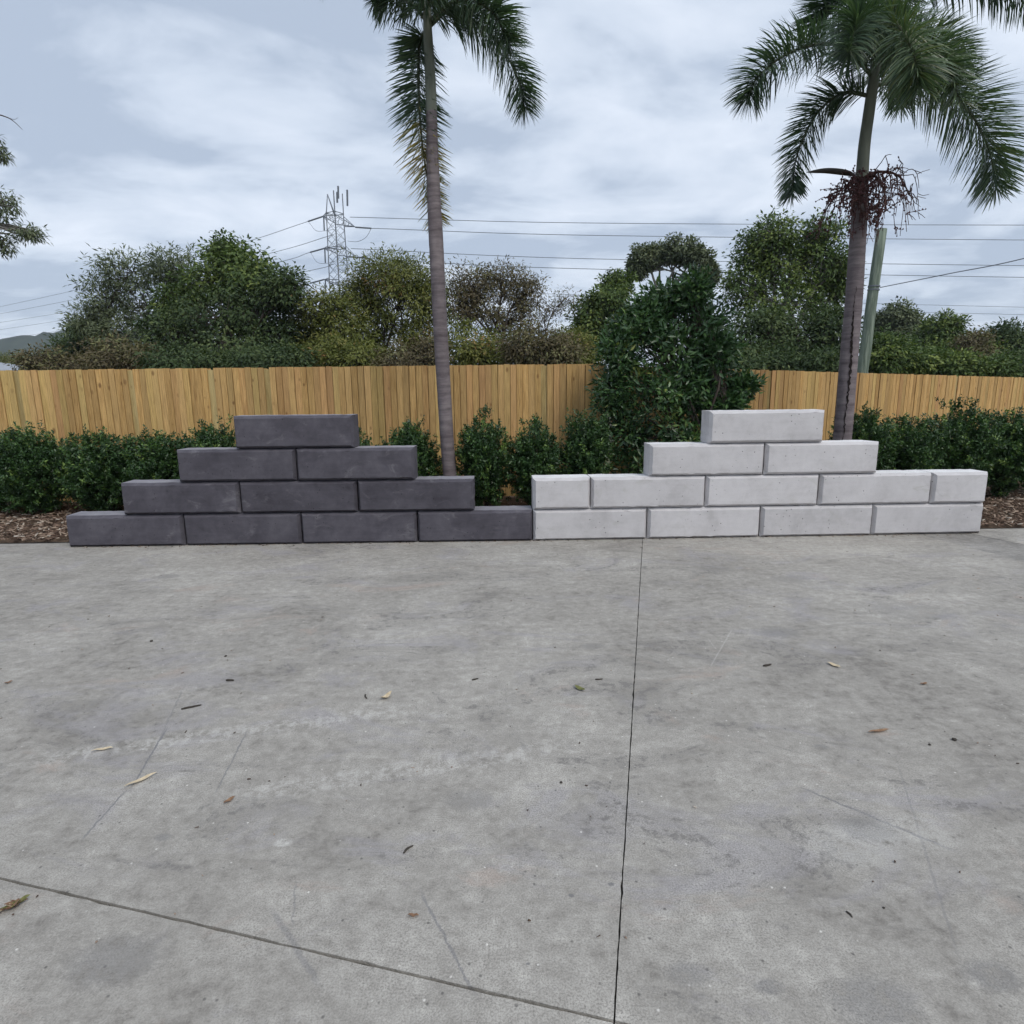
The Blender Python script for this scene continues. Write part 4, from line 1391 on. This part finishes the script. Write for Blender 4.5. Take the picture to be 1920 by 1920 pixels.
fruit_cluster(None, [A_(1612, 335, -.06), A_(1598, 338, -.2), A_(1586, 352, -.28), A_(1580, 380, -.3)], 1, 34, .95, 'drooping maroon fruit cluster left of the trunk')
fruit_cluster(None, [A_(1620, 335, -.06), A_(1640, 330, -.2), A_(1655, 350, -.28), A_(1662, 395, -.3)], 2, 36, .85, 'drooping maroon fruit cluster right of the trunk')
fruit_cluster(None, [A_(1618, 340, -.08), A_(1616, 345, -.28), A_(1612, 365, -.34), A_(1610, 395, -.34)], 3, 20, .95, 'maroon fruit cluster hanging in front of the trunk')
fruit_cluster(None, [A_(1622, 330, .05), A_(1650, 322, .1), A_(1685, 330, .1), A_(1705, 365, .1)], 4, 26, .08, 'bare branching fruit stalks at the right')
mb = MB()
sp_ = catmull([A_(1613, 336, -.06) - base, A_(1590, 325, -.14) - base, A_(1550, 320, -.2) - base, A_(1512, 323, -.24) - base], 16)
mb.tube([tuple(p) for p in sp_], [.012, .011, .010, .012, .026, .034, .038, .04, .04, .039, .037, .034, .03, .023, .014, .004], 8)
for i, p in enumerate(mb.v):
    c = sp_[i // 8]
    mb.v[i] = (p[0], c[1] + (p[1] - c[1]) * 1.3, c[2] + (p[2] - c[2]) * .72)
mb.build('dry_bract', M_spathe, root, True)

# ------------------------------------------------------------------ leaning pole behind the fence
PLY = 12.6
p0, p1 = at(1609, 760, PLY), at(1653, 430, PLY)
dirp = norm(p1 - p0)
pbase = p0 + dirp * ((-0.3 - p0[2]) / dirp[2])
pole = empty('leaning_pole', pbase)
tag(pole, 'leaning green-treated timber pole with sawn top behind the fence', 'pole')
t = NT('green_pole')
nz_ = t.noise(t.coord(scale=(10, 10, 0.7)), 2.6, 6, 0.65, 0.8)
col = t.ramp(nz_, [(0.3, (0.085, 0.11, 0.085)), (0.5, (0.15, 0.19, 0.15)), (0.68, (0.27, 0.31, 0.255))])
M_pole = t.done(col, 0.85, t.bump(nz_, 0.4, 0.01), 0.15)
LP = np.linspace(0, 1, 14)
mb = MB().tube([tuple((p1 - pbase) * a + rng.normal(0, .004, 3)) for a in LP], [0.116 - 0.024 * a for a in LP], 14)
mb.build('shaft', M_pole, pole, True)
bp = at(1638, 540, PLY)
bc = pbase + dirp * np.dot(bp - pbase, dirp)
mb = MB()
for dz in (-.035, .03):
    mb.tube([tuple(bc - pbase + dirp * (dz - .012)), tuple(bc - pbase + dirp * (dz + .012))], .109, 14)
mb.build('band', M_galv, pole)
wire_pts = []


def wire(name, pts, r, label, cat='cable', group=None, n=40):
    P = catmull(pts, n)
    o0 = P[0].copy()
    w = Tubes()
    w.add(P - o0, np.full(n, r), 4)
    o = w.build(name, M_wire, None)
    o.location = o0
    tag(o, label, cat, group)
    return o


wire('service_cable', [bc + np.array([.09, -.05, 0]), at(1780, 513, 11.4), at(1930, 482, 10.4), at(2300, 380, 9.0)], .008, 'single dark cable running from the leaning pole to the right')

# ------------------------------------------------------------------ pylon and power lines
TY = 150.0
tc = at(640, 600, TY)
gz_ = float(ground_z(np.array(tc[0]), np.array(TY)))
tw0 = np.array([tc[0], TY, gz_])
tower = empty('transmission_tower', tw0)
tag(tower, 'distant steel lattice power pylon rising above the wattle trees', 'pylon')
K = TY / F
tz = lambda y: float(at(640, y, TY)[2] - gz_)
lx = lambda y: float(at(643 + (y - 600) * 0.0, y, TY)[0] - tc[0])
phi = math.radians(14)
rr0 = 14.5 * K


def leg_pt(i, y):
    sc = 1.0 + max(0, (y - 430)) * 0.0012
    a = phi + i * math.pi / 2
    return np.array([math.cos(a) * rr0 * sc, math.sin(a) * rr0 * sc, tz(y)])


topy = {0: 362, 1: 352, 2: 398, 3: 362}
for i in range(4):
    MB().tube([tuple(leg_pt(i, topy[i])), tuple(leg_pt(i, 420)), tuple(leg_pt(i, 560)), tuple(leg_pt(i, 735))], .12, 5).build('leg', M_galv, tower)
mb = MB()
lev = [400, 415, 432, 450, 465, 482, 498, 515, 532, 550, 570, 592, 615, 640, 670]
for a, b in zip(lev[:-1], lev[1:]):
    for i in range(4):
        j = (i + 1) % 4
        mb.tube([tuple(leg_pt(i, b)), tuple(leg_pt(j, a))], .05, 4, False)
        mb.tube([tuple(leg_pt(i, a)), tuple(leg_pt(j, b))], .035, 4, False)
    if a in (400, 465, 532):
        for i in range(4):
            mb.tube([tuple(leg_pt(i, a)), tuple(leg_pt((i + 1) % 4, a))], .09, 4, False)
mb.build('bracing', M_galv, tower)
tips = {}
for (key, x, y, dY, ya, yb) in (('l1', 606, 405, 3, 399, 415), ('l2', 608, 465, 3, 462, 472), ('l3', 609, 524, 3, 521, 531), ('r1', 665, 425, -9, 405, 424), ('r2', 668, 482, -9, 460, 482), ('t', 614, 364, 3, 398, 405)):
    tip = at(x, y, TY + dY) - tw0
    tips[key] = tip + tw0
    mb = MB()
    ids = sorted(range(4), key=lambda i: np.linalg.norm((leg_pt(i, y) - tip)[:2]))[:2]
    for i in ids:
        for yy in (ya, yb):
            mb.tube([tuple(leg_pt(i, yy)), tuple(tip)], .09, 4, False)
        for f_ in (.25, .5, .75):
            mb.tube([tuple(leg_pt(i, ya) * (1 - f_) + tip * f_), tuple(leg_pt(i, yb) * (1.12 - f_) + tip * (f_ - .12))], .05, 4, False)
    mb.build('cross_arm', M_galv, tower)
M_ins = simple_mat('insulator', (0.10, 0.115, 0.14), (0.14, 0.155, 0.18), 3, 0.4)
for (x, y0, y1) in ((607, 406, 432), (609, 466, 493), (610, 525, 552)):
    MB().tube([tuple(at(x, y0, TY + 3) - tw0), tuple(at(x + 1, y1, TY + 3) - tw0)], .16, 6).build('insulator', M_ins, tower)
for (a, b, Ya, Yb) in (((605, 406), (578, 415), 153, 156), ((607, 466), (582, 473), 153, 156), ((608, 524), (582, 531), 153, 156), ((666, 426), (696, 428), 141, 143), ((669, 482), (695, 485), 141, 143)):
    MB().tube([tuple(at(*a, Ya) - tw0), tuple(at(*b, Yb) - tw0)], .17, 6).build('insulator', M_ins, tower)
for pts in ([(578, 415, 156), (592, 432, 155), (607, 433, 153), (626, 430, 150)], [(582, 473, 156), (594, 491, 155), (609, 494, 153), (627, 490, 150)], [(696, 429, 143), (686, 445, 143), (670, 453, 144), (652, 452, 149)]):
    MB().tube([tuple(p) for p in catmull([at(*p) - tw0 for p in pts], 14)], .045, 4).build('jumper', M_wire, tower)
for (x, y0, y1) in ((634, 349, 372), (651, 356, 386), (632, 360, 380)):
    MB().tube([tuple(at(x, y0, TY) - tw0), tuple(at(x + .5, y1, TY) - tw0)], .22, 6).build('antenna', M_ins, tower)
g_ = 'power lines strung from the pylon'
for (pts, lab) in (([(578, 415, 156), (440, 460, 190), (180, 535, 255), (-60, 588, 330)], 'highest power line running left from the pylon'),
                   ([(625, 440, 150), (490, 479, 190), (180, 553, 260), (-60, 600, 340)], 'second highest power line running left from the pylon'),
                   ([(582, 473, 156), (490, 500, 190), (180, 575, 290), (-60, 614, 380)], 'third power line running left from the pylon'),
                   ([(626, 495, 150), (545, 515, 180), (180, 590, 290), (-60, 627, 400)], 'fourth power line running left from the pylon'),
                   ([(582, 531, 156), (500, 552, 190), (180, 610, 300), (-60, 645, 420)], 'lowest power line running left from the pylon'),
                   ([(656, 407, 150), (1100, 418, 152), (1920, 422, 155), (2300, 420, 156)], 'highest power line running right from the pylon'),
                   ([(696, 428, 143), (1100, 441, 146), (1920, 450, 150), (2300, 450, 151)], 'second highest power line running right from the pylon'),
                   ([(658, 466, 150), (1100, 485, 152), (1920, 498, 155), (2300, 499, 156)], 'third power line running right from the pylon'),
                   ([(695, 485, 143), (1060, 503, 146), (1920, 520, 150), (2300, 522, 151)], 'fourth power line running right from the pylon'),
                   ([(656, 528, 150), (1080, 553, 152), (1920, 576, 155), (2300, 582, 156)], 'faint power line low over the trees at the right'),
                   ([(660, 540, 148), (1080, 567, 150), (1920, 590, 153), (2300, 596, 154)], 'lowest faint power line over the trees at the right')):
    low = 'faint' in lab
    wire('power_line', [at(*p) for p in pts], .045 if low else .07, lab, 'power line', g_)

# ------------------------------------------------------------------ neighbour's roof at the left edge
HYY = 60.0
ev = at(41, 694, HYY)
house = empty('neighbour_house', (ev[0] - 5, HYY + 3.2, float(ground_z(np.array(ev[0] - 5.0), np.array(63.0)))))
tag(house, 'neighbouring house with grey hipped roof just over the fence at left', 'house')
ho = np.array(house.location)
ez = ev[2] - ho[2]
mb = MB()
mb.v = [(-6, -3.2, ez), (5, -3.2, ez), (5, 4, ez), (-6, 4, ez), (-3, .4, ez + .95), (0, .4, ez + .95)] + [(-6, -3.2, ez - .08), (5, -3.2, ez - .08), (5, 4, ez - .08), (-6, 4, ez - .08)]
mb.f = [(0, 1, 5, 4), (1, 2, 5), (2, 3, 4, 5), (3, 0, 4), (6, 7, 1, 0), (7, 8, 2, 1), (8, 9, 3, 2), (9, 6, 0, 3), (9, 8, 7, 6)]
mb.build('roof', M_roof, house)
MB().box((-.5, .4, ez / 2 - .1), 10, 6.2, ez + .1).build('wall', M_render, house)
MB().box((-.5, -3.26, ez - .06), 11.1, .1, .11).build('gutter', M_roof, house)

# ------------------------------------------------------------------ litter on the concrete
def leaf_mesh_(name, L, W, curl, bend, twist, mat, seed):
    r_ = random.Random(seed)
    n = 9
    V, Fc = [], []
    for i in range(n):
        u = i / (n - 1)
        w = W * (math.sin(math.pi * min(1, u * 0.96 + .04)) ** .8) + .0008
        x = (u - .5) * L
        y = bend * math.sin(u * math.pi) * L + r_.uniform(-.001, .001)
        z = 0.002 + curl * L * (2 * u - 1) ** 2 + .002 * math.sin(u * 9)
        a = twist * (u - .5)
        for s in (-1, 0, 1):
            V.append((x, y + s * w / 2 * math.cos(a), z + s * w / 2 * math.sin(a) + abs(s) * w * .22 + .001))
    for i in range(n - 1):
        for s in (0, 1):
            a = i * 3 + s
            Fc.append((a, a + 1, a + 4, a + 3))
    zmin = min(p[2] for p in V)
    V = [(p[0], p[1], p[2] - zmin + .001) for p in V]
    me = bpy.data.meshes.new(name)
    me.from_pydata(V, [], Fc)
    me.polygons.foreach_set('use_smooth', np.ones(len(me.polygons), dtype=bool))
    me.materials.append(mat)
    return me


M_tan = simple_mat('dry_tan_leaf', (0.42, 0.33, 0.21), (0.58, 0.5, 0.36), 60, 0.7)
M_brn = simple_mat('dry_brown_leaf', (0.16, 0.09, 0.055), (0.27, 0.17, 0.10), 60, 0.7)
M_grnl = simple_mat('fallen_green_leaf', (0.10, 0.11, 0.035), (0.19, 0.19, 0.07), 60, 0.6)
M_twig = simple_mat('dark_twig', (0.03, 0.026, 0.022), (0.07, 0.06, 0.05), 60, 0.85)
lv = [((265, 1467), (235, 1480), (296, 1453), .016, .10, .10, M_tan, 'long pale curled leaf on the concrete at left'),
      ((192, 1408), (172, 1412), (214, 1405), .014, .06, .10, M_tan, 'short tan leaf on the concrete near the left edge'),
      ((724, 1309), (714, 1314), (735, 1302), .022, .25, .02, M_tan, 'small pale folded leaf in the middle of the concrete'),
      ((1087, 1293), (1078, 1288), (1097, 1297), .022, .12, .0, M_grnl, 'olive leaf on the concrete left of the long joint'),
      ((1563, 1249), (1552, 1244), (1577, 1254), .022, .08, .05, M_tan, 'tan leaf on the concrete at right below the pale stack'),
      ((1648, 1373), (1628, 1376), (1667, 1371), .014, .05, .04, M_brn, 'brown leaf lying flat on the concrete at right'),
      ((431, 1504), (420, 1511), (441, 1498), .014, .15, .15, M_brn, 'reddish brown curled leaf below the long pale leaf'),
      ((1732, 1283 + 0), (1726, 1284), (1739, 1282), .012, .05, .0, M_brn, 'tiny brown leaf at right on the concrete'),
      ((775, 1718), (765, 1718), (785, 1719), .008, .03, .02, M_brn, 'thin reddish leaf near the lower middle of the concrete'),
      ((16, 1281), (8, 1283), (25, 1278), .025, .1, .02, M_brn, 'brown leaf on the concrete at the left edge')]
for i, (c, a, b, W, curl, bend, mt, lab) in enumerate(lv):
    pa, pb2 = gp(*a), gp(*b)
    L = float(np.linalg.norm(pb2 - pa))
    L = min(max(L, .035), .2)
    me = leaf_mesh_('fallen_leaf', L, min(W * 1.4, L * .45), curl, bend, .5, mt, i)
    o = link(bpy.data.objects.new('fallen_leaf', me))
    pc = gp(*c)
    d = pb2 - pa
    o.location = (pc[0], pc[1], 0.0005)
    o.rotation_euler = (0, 0, math.atan2(d[1], d[0]))
    tag(o, lab, 'leaf', 'fallen leaves on the concrete')
tws = [((340, 1331), (378, 1323), .005, 'long thin twig on the concrete at left'), ((424, 1277), (439, 1277), .006, 'short dark twig upper left on the concrete'),
       ((757, 1601), (775, 1587), .004, 'short dark twig in the lower middle of the concrete'), ((1586, 1710), (1598, 1721), .003, 'small black twig at lower right on the concrete'),
       ((1431, 1250), (1446, 1247), .006, 'short dark twig right of the long joint'), ((1116, 1275), (1130, 1274), .004, 'tiny twig just left of the long joint'),
       ((685, 1303), (688, 1311), .004, 'tiny twig beside the small pale folded leaf'), ((885, 1276), (897, 1273), .004, 'tiny twig in the centre of the concrete')]
for i, (a, b, r, lab) in enumerate(tws):
    pa, pb2 = gp(*a), gp(*b)
    c = (pa + pb2) / 2
    pts = catmull([pa - c, rng.normal(0, .004, 3) * np.array([1, 1, 0]), pb2 - c], 7)
    pts[:, 2] = r
    mb = MB().tube([tuple(p) for p in pts], [r * k for k in (.7, 1, 1.05, .95, .9, .8, .5)], 6)
    o = mb.build('twig', M_twig, None, True)
    o.location = (c[0], c[1], 0)
    tag(o, lab, 'twig', 'twigs on the concrete')
for i, (x, y, r, lab) in enumerate(((1789, 1388, .010, 'dark pebble on the concrete near the right edge'), (1743, 1397, .006, 'smaller dark pebble left of the dark pebble at right'),
                                    (1052, 1468, .006, 'tiny dark pebble left of the long joint'), (284, 1203, .010, 'dark pebble upper left on the concrete'), (423, 1231, .008, 'dark speck of gravel right of the upper left pebble'),
                                    (1657, 1703, .004, 'tiny dark pebble at lower right of the concrete'))):
    bm = bmesh.new()
    bmesh.ops.create_icosphere(bm, subdivisions=2, radius=r)
    for v_ in bm.verts:
        v_.co *= 1 + random.uniform(-.18, .18)
        v_.co.z = v_.co.z * .6 + r * .5
    me = bpy.data.meshes.new('pebble')
    bm.to_mesh(me)
    bm.free()
    o = mobj('pebble', me, M_twig)
    q = gp(x, y)
    o.location = (q[0], q[1], 0)
    tag(o, lab, 'pebble', 'pebbles on the concrete')
# clump of dry leaf litter at the left edge
q = gp(18, 1706)
root = empty('leaf_clump', (q[0], q[1], 0))
tag(root, 'brown clump of dry leaf scraps at the lower left edge', 'leaf clump')
for i in range(9):
    o = mobj('leaf_scrap', leaf_mesh_('leaf_scrap', random.uniform(.03, .06), random.uniform(.008, .02), random.uniform(.1, .3), random.uniform(-.2, .2), .8, (M_brn, M_tan, M_brn, M_grnl)[i % 4], 90 + i), None, root)
    a = random.uniform(-.03, .03)
    o.location = (a, a * .8 + random.uniform(-.01, .01), random.uniform(.001, .008))
    o.rotation_euler = (random.uniform(-.3, .3), random.uniform(-.3, .3), .9 + random.uniform(-.7, .7))

# crumbs of dirt, bark and leaf swept along the walls and lying on the slab
NL = 620
lx_ = np.concatenate([rng.uniform(-4.75, 5.2, 330), rng.uniform(-4.5, 4.8, 290)])
wl = WY + np.where(lx_ < WX, (lx_ - WX) * math.tan(A0), (lx_ - WX) * math.tan(A1)) + CHD
ly_ = np.concatenate([wl[:330] - np.abs(rng.normal(0, .045, 330)) - .012, rng.uniform(1.5, 6.3, 290)])
lc = np.stack([lx_, ly_, np.full(NL, .003)], 1)
la = rng.uniform(0, 6.28, NL)
lA = np.stack([np.cos(la), np.sin(la), rng.normal(0, .15, NL)], 1)
big_ = np.concatenate([np.ones(330), np.full(290, .62)])
ll_, lw_ = rng.uniform(.006, .026, NL) * big_, rng.uniform(.004, .010, NL) * big_
lS = norm(np.cross(lA, np.array([0, 0, 1.0])))
cr8 = []
for sa in (-1, 1):
    for ss in (-1, 1):
        for sn in (0, 1):
            cr8.append(lc + lA * (sa * ll_ / 2)[:, None] + lS * (ss * lw_ / 2)[:, None] * (.5 if sa > 0 else 1) + np.array([0, 0, 1.0]) * (sn * lw_ * .45)[:, None])
LV = np.stack(cr8, 1).reshape(-1, 3)
LV[:, 2] = np.maximum(LV[:, 2], 0.0005)
LF = (np.arange(NL)[:, None, None] * 8 + q_chip[None]).reshape(-1, 4)
tag(mobj('ground_litter', fast_mesh('ground_litter', LV, LF, {'tint': ('FACE', np.repeat(np.clip(rng.random(NL) ** 1.3, 0, 1), 5))}), M_chip),
    'tiny crumbs of dirt, bark and leaf scattered on the concrete', 'litter', kind='stuff')

# ------------------------------------------------------------------ thin humid air
hb = MB().box((0, 850, 33.5), 4100, 3400, 87)
hz_o = hb.build('haze', None)
t = NT('humid_air')
t.n.remove(t.b)
pv = t.n.new('ShaderNodeVolumePrincipled')
pv.inputs['Color'].default_value = (0.80, 0.87, 0.95, 1)
pv.inputs['Density'].default_value = 0.00032
t.l.new(pv.outputs[0], t.out.inputs['Volume'])
hz_o.data.materials.append(t.m)
tag(hz_o, 'thin bluish haze in the humid air', 'haze', kind='stuff')
